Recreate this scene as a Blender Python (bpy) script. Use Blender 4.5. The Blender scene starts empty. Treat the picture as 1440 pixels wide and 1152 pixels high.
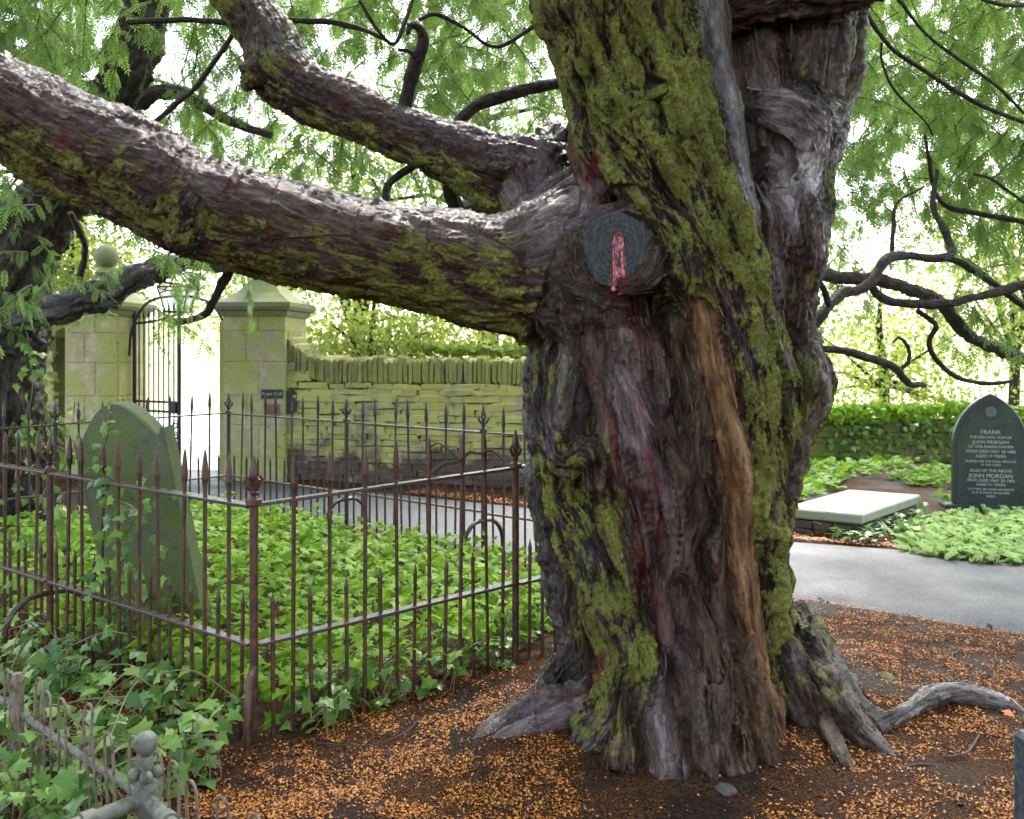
import bpy, math, random
import numpy as np
from mathutils import Vector, Matrix
from mathutils.kdtree import KDTree
R = math.radians
rng = np.random.default_rng(7); random.seed(7)
scene = bpy.context.scene
C = scene.collection

# ---------------------------------------------------------------- camera, sky, sun, exposure
F, EYE, HZ = 1300.0, 1.66, 500.0          # focal length in photo pixels, eye height, horizon row
cam = bpy.data.objects.new('camera', bpy.data.cameras.new('camera')); C.objects.link(cam)
cam.location = (0, 0, EYE); cam.rotation_euler = (R(90), 0, 0)
cam.data.sensor_width = 36; cam.data.lens = 36 * F / 1440; cam.data.shift_y = -(576 - HZ) / 1440
cam.data.clip_end = 2000; cam.data.clip_start = 0.05
cam.data.dof.use_dof = True; cam.data.dof.focus_distance = 4.1; cam.data.dof.aperture_fstop = 5.0
scene.camera = cam
world = bpy.data.worlds.new('World'); scene.world = world; world.use_nodes = True
wn = world.node_tree; wn.nodes.clear()
wo = wn.nodes.new('ShaderNodeOutputWorld'); wb = wn.nodes.new('ShaderNodeBackground')
ws = wn.nodes.new('ShaderNodeTexSky'); ws.sky_type = 'NISHITA'; ws.sun_disc = False
SUN_EL, SUN_AZ = 52.0, 20.0                # azimuth measured clockwise from +Y (behind the wall, to the right)
ws.sun_elevation = R(SUN_EL); ws.sun_rotation = R(SUN_AZ); ws.dust_density = 3.0; ws.air_density = 1.0
wh = wn.nodes.new('ShaderNodeHueSaturation'); wh.inputs['Saturation'].default_value = 0.50
wn.links.new(ws.outputs[0], wh.inputs['Color']); wn.links.new(wh.outputs[0], wb.inputs['Color'])
wb.inputs['Strength'].default_value = 0.15; wn.links.new(wb.outputs[0], wo.inputs['Surface'])
sun = bpy.data.objects.new('sun', bpy.data.lights.new('sun', 'SUN')); C.objects.link(sun)
sun.data.energy = 1.4; sun.data.angle = R(14); sun.data.color = (1, .95, .87)
sd = Vector((math.sin(R(SUN_AZ)) * math.cos(R(SUN_EL)), math.cos(R(SUN_AZ)) * math.cos(R(SUN_EL)), math.sin(R(SUN_EL))))
sun.rotation_euler = sd.to_track_quat('Z', 'Y').to_euler(); sun.location = (0, 0, 30)
scene.view_settings.view_transform = 'Standard'; scene.view_settings.look = 'None'
scene.view_settings.gamma = 1; scene.view_settings.use_curve_mapping = False
scene.view_settings.exposure = 2.62
try:
    scene.cycles.use_denoising = True
    scene.cycles.max_bounces = 6; scene.cycles.transparent_max_bounces = 4
except Exception: pass

# ---------------------------------------------------------------- helpers
E = np.array([-.786, .618]); NN = np.array([.618, .786])      # grave plot axes: along the long side, across
def en(e, n): return E * e + NN * n                            # plot coordinates -> x, y
def P(px, py, Y): return Vector(((px - 720) / F * Y, Y, EYE + (HZ - py) / F * Y))
def gz0(x, y):
    n = .618 * x + .786 * y
    z = np.clip((n - 2.4) * .024, -.05, .11)
    d = np.hypot(x - 1.15, y - 4.3)
    z = z + .07 * np.exp(-(d / 1.1) ** 2)                      # soil heaped round the yew
    z = z + .10 * np.exp(-((x - 5.2) / 2.2) ** 2 - ((y - 11.5) / 1.5) ** 2)
    z = z - .045 * np.clip(y - 15.5, 0, 60) + .06 * np.clip(y - 90, 0, 500)
    return z
def gz(x, y): return float(gz0(np.float64(x), np.float64(y)))
def G(px, py, h=0.0):
    Y = 4.0
    for _ in range(25):
        z = gz((px - 720) / F * Y, Y) + h
        Y = .5 * Y + .5 * (EYE - z) * F / max(py - HZ, 5)
    return P(px, py, Y)
def h3(i, j, k, s):
    n = (i * 374761393 + j * 668265263 + k * 2147483647 * 3 + s * 1274126177) & 0xffffffff
    n = ((n ^ (n >> 13)) * 1274126177) & 0xffffffff
    return ((n ^ (n >> 16)) & 0xffff) / 65535.0
def vnoise(p, s=0):
    p = np.asarray(p, float); f = np.floor(p); i = f.astype(np.int64); t = p - f; t = t * t * (3 - 2 * t)
    r = 0
    for a in (0, 1):
        wa = t[:, 0] if a else 1 - t[:, 0]
        for b in (0, 1):
            wb_ = t[:, 1] if b else 1 - t[:, 1]
            for c in (0, 1):
                wc = t[:, 2] if c else 1 - t[:, 2]
                r = r + wa * wb_ * wc * h3(i[:, 0] + a, i[:, 1] + b, i[:, 2] + c, s)
    return r
def fbm(p, o=3, s=0):
    r = 0; a = 1; t = 0; p = np.asarray(p, float)
    for k in range(o):
        r = r + a * vnoise(p, s + k * 17); t += a; a *= .5; p = p * 2.03 + 11.3
    return r / t

class MB:
    """collects shapes and links them as one mesh object"""
    def __init__(s): s.v = []; s.f = []
    def add(s, v, f, M=None):
        o = len(s.v)
        s.v += [tuple(M @ Vector(q)) for q in v] if M is not None else [tuple(q) for q in v]
        s.f += [tuple(i + o for i in q) for q in f]; return s
    def box(s, c, size, M=None, bev=0.0):
        x, y, z = [q / 2 for q in size]; b = bev
        if b <= 0:
            v = [(i * x, j * y, k * z) for i in (-1, 1) for j in (-1, 1) for k in (-1, 1)]
            f = [(0, 1, 3, 2), (4, 6, 7, 5), (0, 4, 5, 1), (2, 3, 7, 6), (0, 2, 6, 4), (1, 5, 7, 3)]
        else:
            v = []; idx = {}
            for i in (-1, 1):
                for j in (-1, 1):
                    for k in (-1, 1):
                        for a in range(3):
                            q = [i * (x - b), j * (y - b), k * (z - b)]; q[a] = (i, j, k)[a] * (x, y, z)[a]
                            idx[i, j, k, a] = len(v); v.append(tuple(q))
            f = []
            for a in range(3):
                u, w = (a + 1) % 3, (a + 2) % 3
                for sg in (-1, 1):
                    q = []
                    for (p, r) in ((-1, -1), (1, -1), (1, 1), (-1, 1)):
                        t = [0] * 3; t[a] = sg; t[u] = p; t[w] = r; q.append(idx[t[0], t[1], t[2], a])
                    f.append(tuple(q if sg > 0 else q[::-1]))
                for p in (-1, 1):
                    for r in (-1, 1):
                        t1 = [0] * 3; t1[u] = p; t1[w] = r; t2 = list(t1); t1[a] = -1; t2[a] = 1
                        f.append((idx[(*t1, u)], idx[(*t2, u)], idx[(*t2, w)], idx[(*t1, w)]))
            for i in (-1, 1):
                for j in (-1, 1):
                    for k in (-1, 1): f.append(tuple(idx[i, j, k, a] for a in range(3)))
        v = [(q[0] + c[0], q[1] + c[1], q[2] + c[2]) for q in v]
        return s.add(v, f, M)
    def tube(s, pts, rad, n=8, cap=True, M=None, jit=0, flat=1.0):
        pts = [Vector(p) for p in pts]; m = len(pts)
        if not hasattr(rad, '__len__'): rad = [rad] * m
        T = [(pts[min(i + 1, m - 1)] - pts[max(i - 1, 0)]).normalized() for i in range(m)]
        a = Vector((0, 0, 1)) if abs(T[0].z) < .9 else Vector((1, 0, 0))
        nrm = (a - T[0] * a.dot(T[0])).normalized(); v = []; f = []
        for i in range(m):
            nrm = (nrm - T[i] * nrm.dot(T[i])).normalized(); b = T[i].cross(nrm)
            for k in range(n):
                t = 2 * math.pi * k / n; r = rad[i] * (1 + random.uniform(-jit, jit))
                v.append(pts[i] + nrm * math.cos(t) * r + b * math.sin(t) * r * flat)
        for i in range(m - 1):
            for k in range(n):
                f.append((i * n + k, i * n + (k + 1) % n, (i + 1) * n + (k + 1) % n, (i + 1) * n + k))
        if cap: f.append(tuple(range(n - 1, -1, -1))); f.append(tuple((m - 1) * n + k for k in range(n)))
        return s.add(v, f, M)
    def lathe(s, prof, n=12, M=None, sq=False):
        v = []; f = []; m = len(prof)
        for (r, z) in prof:
            for k in range(n):
                t = 2 * math.pi * (k + (.5 if sq else 0)) / n
                v.append((r * math.cos(t), r * math.sin(t), z))
        for i in range(m - 1):
            for k in range(n): f.append((i * n + k, i * n + (k + 1) % n, (i + 1) * n + (k + 1) % n, (i + 1) * n + k))
        f.append(tuple(range(n - 1, -1, -1))); f.append(tuple((m - 1) * n + k for k in range(n)))
        return s.add(v, f, M)
    def prism(s, outline, d0, d1, M=None):
        """outline in x,z extruded along y from d0 to d1"""
        n = len(outline)
        v = [(x, d0, z) for x, z in outline] + [(x, d1, z) for x, z in outline]
        f = [tuple(range(n)), tuple(range(2 * n - 1, n - 1, -1))]
        for k in range(n): f.append((k, k + n, (k + 1) % n + n, (k + 1) % n)[::1])
        return s.add(v, f, M)
    def mesh(s, name, m, smooth=False):
        me = bpy.data.meshes.new(name); me.from_pydata(s.v, [], s.f); me.update()
        import bmesh
        bm = bmesh.new(); bm.from_mesh(me); bmesh.ops.recalc_face_normals(bm, faces=bm.faces); bm.to_mesh(me); bm.free()
        if m: me.materials.append(m)
        if smooth:
            me.shade_smooth()
            try: me.set_sharp_from_angle(angle=R(40))
            except Exception: pass
        return me
    def slab(s, outline, d0, d1, bev):
        """like prism with softened front and back edges"""
        n = len(outline); cz = sum(z for x, z in outline) / n; w = max(x for x, z in outline); v = []
        for (y, k) in ((d0, 1 - bev / w), (d0 + bev, 1), (d1 - bev, 1), (d1, 1 - bev / w)):
            v += [(x * k, y + random.uniform(-.0015, .0015), cz + (z - cz) * (1 - (1 - k) * .45)) for x, z in outline]
        f = [tuple(range(n)), tuple(range(4 * n - 1, 3 * n - 1, -1))]
        for j in range(3):
            for k in range(n): f.append((j * n + k, (j + 1) * n + k, (j + 1) * n + (k + 1) % n, j * n + (k + 1) % n))
        return s.add(v, f)
    def build(s, name, m, parent=None, smooth=False): return link(name, s.mesh(name, m, smooth), parent)
def link(name, me, parent=None, M=None):
    o = bpy.data.objects.new(name, me); C.objects.link(o)
    if parent is not None: o.parent = parent
    if M is not None: o.matrix_local = M
    return o
def empty(name, loc=(0, 0, 0), rz=0):
    o = bpy.data.objects.new(name, None); C.objects.link(o); o.location = loc; o.rotation_euler = (0, 0, rz)
    o.empty_display_size = .1; return o
def tag(o, label=None, cat=None, group=None, kind=None):
    if label: o['label'] = label
    if cat: o['category'] = cat
    if group: o['group'] = group
    if kind: o['kind'] = kind
    return o
def npmesh(name, v, f, m, attrs=None, smooth=False):
    """v (N,3), f (M,k) uniform polygons"""
    v = np.ascontiguousarray(v, np.float32); f = np.ascontiguousarray(f, np.int32)
    me = bpy.data.meshes.new(name); k = f.shape[1]
    me.vertices.add(len(v)); me.vertices.foreach_set('co', v.ravel())
    me.loops.add(f.size); me.loops.foreach_set('vertex_index', f.ravel())
    me.polygons.add(len(f)); me.polygons.foreach_set('loop_start', np.arange(0, f.size, k, dtype=np.int32))
    if smooth: me.polygons.foreach_set('use_smooth', np.ones(len(f), bool))
    me.update(calc_edges=True)
    for nm, (ty, arr) in (attrs or {}).items():
        a = me.attributes.new(nm, ty, 'POINT')
        key = {'FLOAT': 'value', 'FLOAT_VECTOR': 'vector', 'FLOAT_COLOR': 'color'}[ty]
        a.data.foreach_set(key, np.ascontiguousarray(arr, np.float32).ravel())
    me.materials.append(m); return me
def frames(d, up=None, roll=None):
    """rotation matrices (M,3,3) whose local +X is d, local +Z near up"""
    d = d / np.linalg.norm(d, axis=1, keepdims=True)
    if up is None: up = np.tile([0., 0, 1], (len(d), 1))
    y = np.cross(up, d); bad = np.linalg.norm(y, axis=1) < 1e-3; y[bad] = [0, 1, 0]
    y /= np.linalg.norm(y, axis=1, keepdims=True); z = np.cross(d, y)
    if roll is not None:
        c, s_ = np.cos(roll)[:, None], np.sin(roll)[:, None]; y, z = y * c + z * s_, z * c - y * s_
    return np.stack([d, y, z], axis=2)
def scatter(name, tv, tf, loc, rot, scale, m, parent=None):
    """many small pieces joined into one mesh (foliage, litter); rnd differs per piece"""
    tv = np.asarray(tv, float); tf = np.asarray(tf, int); n = len(loc)
    v = np.einsum('mij,kj->mki', rot, tv) * np.reshape(scale, (n, 1, -1)) + np.asarray(loc)[:, None, :]
    f = tf[None] + (np.arange(n) * len(tv))[:, None, None]
    rn = np.repeat(rng.random(n), len(tv))
    me = npmesh(name, v.reshape(-1, 3), f.reshape(-1, tf.shape[1]), m, {'rnd': ('FLOAT', rn)})
    return link(name, me, parent)

# ---------------------------------------------------------------- materials
class NT:
    def __init__(s, name):
        s.m = bpy.data.materials.new(name); s.m.use_nodes = True; s.t = s.m.node_tree; s.t.nodes.clear()
        s.out = s.t.nodes.new('ShaderNodeOutputMaterial')
    def n(s, ty, inp=None, **kw):
        q = s.t.nodes.new('ShaderNode' + ty)
        for k, v in kw.items(): setattr(q, k, v)
        for k, v in (inp or {}).items(): s.set(q, k, v)
        return q
    def set(s, q, k, v):
        i = q.inputs[k]
        if isinstance(v, bpy.types.NodeSocket): s.t.links.new(v, i)
        elif isinstance(v, bpy.types.Node): s.t.links.new(v.outputs[0], i)
        else:
            if hasattr(i.default_value, '__len__') and not hasattr(v, '__len__'): v = (v,) * len(i.default_value)
            if hasattr(v, '__len__') and len(v) == 3 and len(i.default_value) == 4: v = (*v, 1)
            i.default_value = v
    def noise(s, vec, scale, detail=4, rough=.55, dist=0):
        return s.n('TexNoise', {'Vector': vec, 'Scale': scale, 'Detail': detail, 'Roughness': rough, 'Distortion': dist}).outputs[0]
    def ramp(s, fac, stops):
        q = s.n('ValToRGB', {'Fac': fac}); e = q.color_ramp.elements
        while len(e) < len(stops): e.new(.5)
        for a, (p, c) in zip(e, stops):
            a.position = p; a.color = (*c, 1) if hasattr(c, '__len__') else (c, c, c, 1)
        return q.outputs[0]
    def mix(s, fac, a, b, mode='MIX'):
        q = s.n('MixRGB', {'Fac': fac, 'Color1': a, 'Color2': b}, blend_type=mode); return q.outputs[0]
    def math(s, op, a, b=0, clamp=False):
        q = s.n('Math', {0: a, 1: b}, operation=op, use_clamp=clamp); return q.outputs[0]
    def mapr(s, v, a, b, c=0, d=1): return s.n('MapRange', {0: v, 1: a, 2: b, 3: c, 4: d}).outputs[0]
    def attr(s, nm, out='Fac'): return s.n('Attribute', attribute_name=nm).outputs[out]
    def obj(s): return s.n('TexCoord').outputs['Object']
    def pos(s): return s.n('NewGeometry').outputs['Position']
    def scale(s, v, sc): return s.n('Mapping', {'Vector': v, 'Scale': sc}).outputs[0]
    def bump(s, h, st=.5, dist=.01, nrm=None):
        q = s.n('Bump', {'Height': h, 'Strength': st, 'Distance': dist})
        if nrm is not None: s.set(q, 'Normal', nrm)
        return q.outputs[0]
    def done(s, col, rough=.7, nrm=None, spec=.5, metal=0, extra=None):
        b = s.n('BsdfPrincipled', {'Base Color': col, 'Roughness': rough, 'Metallic': metal, 'Specular IOR Level': spec})
        if nrm is not None: s.set(b, 'Normal', nrm)
        for k, v in (extra or {}).items(): s.set(b, k, v)
        s.t.links.new(b.outputs[0], s.out.inputs['Surface']); return s.m

def mat_bark(name, dark, mid, light, mossc1, mossc2, moss_bias=0.0, rough=(.72, .26), fl1=(.19, .14, .118), fl2=(.155, .13, .145)):
    t = NT(name); sc = t.attr('sc', 'Vector'); pr = t.attr('props', 'Color')
    sep = t.n('SeparateColor', {0: pr}); moss, tan, red = sep.outputs; pale = t.attr('pale')
    wet = t.attr('wet')
    p = t.pos()
    a = t.noise(t.scale(sc, (26, 26, 4.5)), 1, 8, .62, .6)
    big = t.noise(p, 3.2, 4, .6)
    fine = t.noise(t.scale(sc, (90, 90, 16)), 1, 5, .6)
    col = t.ramp(a, [(.33, dark), (.5, mid), (.68, light)])
    col = t.mix(t.mapr(big, .46, .66, 0, .5), col, (.060, .047, .054))           # greyer bark patches
    rust = t.noise(t.scale(sc, (14, 14, 3)), 1, 5, .6)
    col = t.mix(t.mapr(rust, .57, .70, 0, .4), col, (.10, .046, .027))
    fl = t.noise(t.scale(sc, (70, 70, 17)), 1, 6, .72, .5)
    col = t.mix(t.mapr(fl, .56, .66, 0, .7), col, t.mix(big, fl1, fl2))
    col = t.mix(t.mapr(fl, .38, .48, .92, 0), col, (.0025, .0018, .0018))
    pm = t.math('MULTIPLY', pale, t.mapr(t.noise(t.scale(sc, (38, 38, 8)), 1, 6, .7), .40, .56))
    col = t.mix(pm, col, t.ramp(fl, [(.36, (.035, .022, .032)), (.52, (.15, .105, .135)), (.68, (.34, .27, .32))]))  # painted sheen: mauve-grey wet highlights mixed in along with the bare wood tone
    tm = t.math('MULTIPLY', tan, t.mapr(fine, .25, .6, .45, 1))
    col = t.mix(tm, col, t.ramp(t.noise(t.scale(sc, (40, 40, 5)), 1, 6), [(.32, (.05, .024, .012)), (.5, (.22, .11, .05)), (.68, (.38, .23, .12))]))
    mn = t.noise(p, 30, 5, .68); mn2 = t.noise(t.scale(sc, (34, 34, 11)), 1, 4)
    mm = t.math('ADD', t.math('ADD', t.math('ADD', t.math('MULTIPLY', mn, .40), t.math('MULTIPLY', fl, .45)), t.math('MULTIPLY', a, .90)), t.math('ADD', t.math('MULTIPLY', moss, .60), t.math('ADD', t.math('ADD', t.mapr(t.noise(p, 6.5, 3), .3, .7, -.2, .2), t.mapr(t.noise(t.scale(sc, (36, 36, 13)), 1, 3, .6, .8), .38, .62, -.22, .16)), t.math('MULTIPLY', t.attr('hgt'), t.mapr(moss, .1, .6, .05, .42)))))
    mfac = t.mapr(mm, 1.215 - moss_bias, 1.38 - moss_bias, 0, .92)
    mcol = t.ramp(t.noise(p, 70, 3), [(.3, mossc1), (.65, mossc2)])
    mcol = t.mix(t.mapr(t.noise(p, 5, 3), .4, .65, 0, .5), mcol, (.085, .10, .02))
    mcol = t.mix(t.mapr(t.noise(p, 17, 4, .65), .54, .68, 0, .4), mcol, (.16, .125, .05))
    col = t.mix(mfac, col, mcol)
    rm = t.math('MULTIPLY', red, t.mapr(t.noise(t.scale(sc, (60, 60, 9)), 1, 5, .7), .38, .50, 0, 1))
    col = t.mix(rm, col, t.ramp(fine, [(.35, (.03, .002, .004)), (.55, (.12, .008, .014)), (.75, (.30, .05, .08))]))
    rr = t.mapr(wet, 0, 1, rough[0], rough[1])
    rr = t.math('ADD', rr, t.mapr(fine, .3, .7, -.10, .12))
    rr = t.math('MAXIMUM', rr, t.math('MULTIPLY', mfac, .8))
    b1 = t.bump(t.noise(t.scale(sc, (60, 60, 11)), 1, 6, .7, .4), 1, .03)
    b2 = t.bump(t.noise(t.scale(sc, (190, 190, 42)), 1, 4, .7), .8, .010, b1)
    b3 = t.bump(t.math('MULTIPLY', t.noise(p, 210, 3), mfac), .7, .006, b2)
    return t.done(col, rr, b3, t.mapr(wet, .45, .95, .12, .7), 0, {'Coat Weight': t.math('MULTIPLY', t.math('MULTIPLY', t.mapr(wet, .40, .8, 0, 1), t.mapr(t.noise(t.scale(sc, (20, 20, 6)), 1, 4), .38, .50)), t.math('SUBTRACT', 1, mfac, True)), 'Coat Roughness': t.mapr(fine, .35, .65, .12, .32), 'Coat Normal': b1})
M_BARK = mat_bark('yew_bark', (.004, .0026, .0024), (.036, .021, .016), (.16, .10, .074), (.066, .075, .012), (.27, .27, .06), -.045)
M_BARK2 = mat_bark('dark_bark', (.014, .011, .011), (.040, .031, .029), (.075, .06, .055), (.06, .08, .015), (.13, .16, .03), 0, (.6, .3), (.085, .07, .066), (.07, .062, .066))

def mat_leaf(name, c1, c2, trans=.35, rough=.45, spec=.4, tcol=None, patch=None):
    t = NT(name); r = t.attr('rnd'); oi = t.n('ObjectInfo').outputs['Random']
    k = t.math('FRACT', t.math('ADD', r, oi))
    col = t.mix(k, c1, c2)
    if patch: col = t.mix(t.mapr(t.noise(t.pos(), patch[0], 3), .42, .62), col, patch[1])
    nb = t.bump(t.noise(t.pos(), 60, 2), .3, .004)
    b = t.n('BsdfPrincipled', {'Base Color': col, 'Roughness': rough, 'Specular IOR Level': spec, 'Normal': nb})
    tr = t.n('BsdfTranslucent', {'Color': t.mix(.5, col, tcol or c2)})
    mx = t.n('MixShader', {0: trans, 1: b.outputs[0], 2: tr.outputs[0]})
    t.t.links.new(mx.outputs[0], t.out.inputs['Surface']); return t.m
M_YEW = mat_leaf('yew_needles', (.065, .135, .030), (.13, .225, .05), .55, .6, .2, (.26, .42, .10), (.5, (.15, .23, .045)))
M_FAR = mat_leaf('far_leaves', (.14, .21, .03), (.24, .29, .05), .5, .6, .2, (.34, .42, .08))
M_IVY = mat_leaf('ivy_leaf', (.035, .11, .022), (.19, .33, .055), .25, .36, .4)
M_IVYB = mat_leaf('ground_ivy_leaf', (.08, .20, .008), (.19, .34, .020), .4, .55, .18, (.30, .46, .03))
M_BED = mat_leaf('garlic_leaf', (.24, .38, .11), (.40, .54, .22), .35, .45, .3)

def mat_rust(name, base, rust, amount=.5, rough=.5):
    t = NT(name); o = t.pos()
    k = t.noise(o, 26, 6, .65); k2 = t.noise(o, 160, 3)
    col = t.mix(t.mapr(k, .62 - amount * .35, .72 - amount * .2), base, t.ramp(k2, [(.3, tuple(q * .5 for q in rust)), (.7, rust)]))
    return t.done(col, t.mapr(k, .3, .7, rough - .12, rough + .25), t.bump(k2, .5, .002), .5, .0)
M_RUST = mat_rust('rusty_iron', (.024, .014, .012), (.12, .036, .013), .62, .40)
M_RAIL = mat_rust('wet_rail_iron', (.05, .04, .04), (.11, .04, .02), .42, .24)
M_RUSTD = mat_rust('dark_iron', (.024, .022, .026), (.075, .036, .022), .35, .4)
M_GATE = mat_rust('gate_iron', (.012, .016, .022), (.03, .03, .03), .2, .45)
M_PIPE = mat_rust('weathered_pipe', (.10, .105, .085), (.045, .045, .03), .35, .6)
M_HOOP = mat_rust('hoop_wire', (.17, .13, .10), (.07, .04, .025), .4, .5)

def mat_stone(name, c1, c2, moss=None, mamt=.5, scale=9, rough=.85, bump=.5, lowc=None):
    t = NT(name); o = t.pos(); oi = t.n('ObjectInfo').outputs['Random']
    k = t.noise(o, scale, 8, .65); f = t.noise(o, scale * 9, 4, .6)
    col = t.mix(t.mapr(k, .35, .65), c1, c2)
    col = t.mix(t.math('MULTIPLY', oi, .45), col, tuple(q * .55 for q in c2))
    if lowc:
        z = t.n('SeparateXYZ', {0: o}).outputs[2]
        q = t.math('ADD', z, t.mapr(t.noise(o, 3, 4), .2, .8, -.35, .35))
        col = t.mix(t.mapr(q, .38, .66, 1, 0), col, lowc)
    if moss:
        w = t.math('ADD', t.noise(o, 2.2, 5, .7), t.math('MULTIPLY', f, .25))
        if lowc: w = t.math('MULTIPLY', w, t.mapr(q, .34, .62, .72, 1))
        col = t.mix(t.mapr(w, .66 - mamt * .3, .80 - mamt * .3), col, t.mix(f, moss[0], moss[1]))
    col = t.mix(t.mapr(t.noise(o, 24, 3), .62, .7, 0, .6), col, (.05, .05, .04))
    return t.done(col, rough, t.bump(f, bump, .008, t.bump(k, .4, .02)), .3)
M_WALL = mat_stone('mossy_rubble', (.19, .175, .11), (.46, .42, .27), ((.30, .31, .08), (.54, .51, .19)), .52, 9, .9, .5, (.11, .075, .062))
M_WALLC = mat_stone('wall_coping', (.14, .135, .08), (.30, .28, .15), ((.20, .22, .06), (.38, .38, .13)), .45, 12, .9)
M_JOINT = mat_stone('wall_joint', (.05, .05, .025), (.10, .10, .045), ((.09, .11, .02), (.16, .18, .05)), .5, 14)
M_PIER = mat_stone('pier_ashlar', (.30, .27, .16), (.56, .50, .33), ((.26, .28, .07), (.44, .44, .16)), .42, 6, .9)
M_CAP = mat_stone('pier_cap', (.17, .18, .15), (.28, .28, .22), ((.16, .18, .07), (.26, .27, .11)), .42, 6, .85)
M_LOWW = mat_stone('low_wall_stone', (.09, .085, .05), (.17, .16, .09), ((.09, .12, .02), (.17, .19, .05)), .55, 8)
M_SLATE = mat_stone('leaning_slate', (.045, .06, .042), (.14, .155, .115), ((.06, .09, .025), (.14, .17, .06)), .6, 11, .65, .8)
M_BLACK = mat_stone('dark_slate', (.018, .026, .026), (.032, .042, .042), ((.025, .045, .028), (.04, .06, .04)), .2, 4, .38, .15)
M_LEDGER = mat_stone('ledger_slab', (.20, .205, .18), (.34, .34, .30), ((.15, .18, .10), (.25, .28, .16)), .35, 5, .55, .25)
M_BRICK = mat_stone('tomb_brick', (.07, .055, .05), (.12, .09, .075), None, 0, 10)
M_GRAN = mat_stone('dark_granite', (.012, .02, .03), (.075, .095, .115), None, 0, 60, .45, .1)
M_ROCK = mat_stone('ground_stone', (.035, .034, .037), (.10, .095, .095), ((.10, .12, .03), (.16, .18, .06)), .3, 12)
def flat(name, c, rough=.6, spec=.4):
    t = NT(name); k = t.noise(t.pos(), 40, 4)
    return t.done(t.mix(t.mapr(k, .35, .65), tuple(q * .7 for q in c), c), rough, t.bump(k, .15, .003), spec)
M_LETTER = flat('lettering_white', (.42, .44, .42)); M_LETTERD = flat('lettering_faint', (.11, .13, .13))
M_SIGN = flat('sign_board', (.03, .04, .05)); M_POSTER = flat('notice_red', (.22, .09, .07)); M_NOTE = flat('notice_grey', (.2, .19, .16))
M_STEM = flat('ivy_stem', (.17, .13, .055)); M_TWIG = flat('twig', (.05, .035, .025))
M_NEEDLE = flat('dry_needles', (.055, .026, .013), .8, .1); M_CRUMB = flat('soil_crumb', (.035, .027, .027), .8, .15)
M_ORANGE = flat('orange_leaf', (.55, .12, .02))
t = NT('lantern_glass'); M_GLASS = t.done((.8, .85, .8), .08, None, .5, 0, {'Transmission Weight': .75, 'Alpha': 1})

t = NT('ground_soil'); p = t.pos()
k = t.noise(p, 2.0, 6, .6); f = t.noise(p, 55, 4, .65); ff = t.noise(p, 150, 2)
soil = t.ramp(f, [(.35, (.0035, .0025, .0028)), (.52, (.011, .0075, .0075)), (.72, (.034, .024, .023))])
wd = t.n('VectorMath', {0: t.n('Mapping', {'Vector': p, 'Location': (-.95, -3.4, 0), 'Scale': (1, 1.6, 0)}, vector_type='POINT').outputs[0]}, operation='LENGTH').outputs['Value']
wetp = t.mapr(t.math('ADD', wd, t.mapr(k, .3, .7, -.5, .5)), .55, 1.15, 1, 0)
lit = t.math('MULTIPLY', t.mapr(ff, .47, .60), t.mapr(k, .40, .58, .10, .75))
col = t.mix(lit, soil, t.mix(f, (.12, .042, .009), (.26, .10, .02)))
y = t.n('SeparateXYZ', {0: p}).outputs[1]
far = t.math('ADD', y, t.mapr(t.noise(p, .7, 3), 0, 1, -.8, .8))
col = t.mix(t.mapr(far, 14.6, 15.4), col, t.mix(t.noise(p, 1.5, 5), (.24, .27, .10), (.36, .37, .17)))
M_GROUND = t.done(t.mix(t.math('MULTIPLY', wetp, .75), col, t.mix(f, (.004, .0038, .005), (.018, .0165, .022))), t.math('SUBTRACT', t.mapr(k, .4, .6, .5, .85), t.math('MULTIPLY', wetp, .25)), t.bump(f, .7, .02, t.bump(ff, .6, .008)), t.math('ADD', .08, t.math('MULTIPLY', wetp, .25)))
t = NT('tarmac'); p = t.pos(); f = t.noise(p, 75, 4, .75); k = t.noise(p, 1.6, 5)
x = t.n('TexVoronoi', {'Vector': p, 'Scale': 90}).outputs[0]
col = t.mix(t.mapr(f, .35, .65), (.015, .0165, .020), (.085, .088, .098)); col = t.mix(t.mapr(k, .45, .65, 0, .35), col, (.075, .075, .08))
M_TAR = t.done(col, t.mapr(k, .35, .65, .45, .72), t.bump(x, .6, .008), .35)
t = NT('pale_lane'); p = t.pos(); M_LANE = t.done(t.mix(t.noise(p, 4, 5), (.36, .35, .33), (.50, .49, .46)), .6, t.bump(t.noise(p, 60, 3), .4, .01))
t = NT('fallen_flakes'); r = t.attr('rnd')
M_FLAKE = t.done(t.ramp(r, [(0, (.07, .025, .010)), (.25, (.26, .085, .018)), (.5, (.48, .16, .02)), (.85, (.64, .24, .03)), (1, (.32, .14, .04))]), .6)
t = NT('cut_wood'); o = t.obj()
w = t.n('TexWave', {'Vector': o, 'Scale': 14, 'Distortion': 6, 'Detail': 4, 'Detail Scale': 2}, wave_type='RINGS', rings_direction='Y').outputs[0]
k = t.noise(t.n('Mapping', {'Vector': o, 'Rotation': (0, R(-30), 0), 'Scale': (90, 20, 14)}).outputs[0], 1, 5)
col = t.ramp(k, [(.38, (.0015, .0024, .0034)), (.54, (.0065, .009, .012)), (.74, (.034, .042, .05))])
ox, oy, oz = t.n('SeparateXYZ', {0: o}).outputs
hw = t.math('SUBTRACT', .022, t.math('MULTIPLY', oz, .10))
sm = t.math('MULTIPLY', t.mapr(t.math('DIVIDE', t.math('ABSOLUTE', t.math('SUBTRACT', ox, .004)), hw), .6, 1.15, 1, 0), t.mapr(oz, .045, .075, 1, 0))
sm = t.math('MULTIPLY', sm, t.mapr(t.noise(t.scale(o, (60, 60, 16)), 1, 5, .7), .40, .54))
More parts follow.
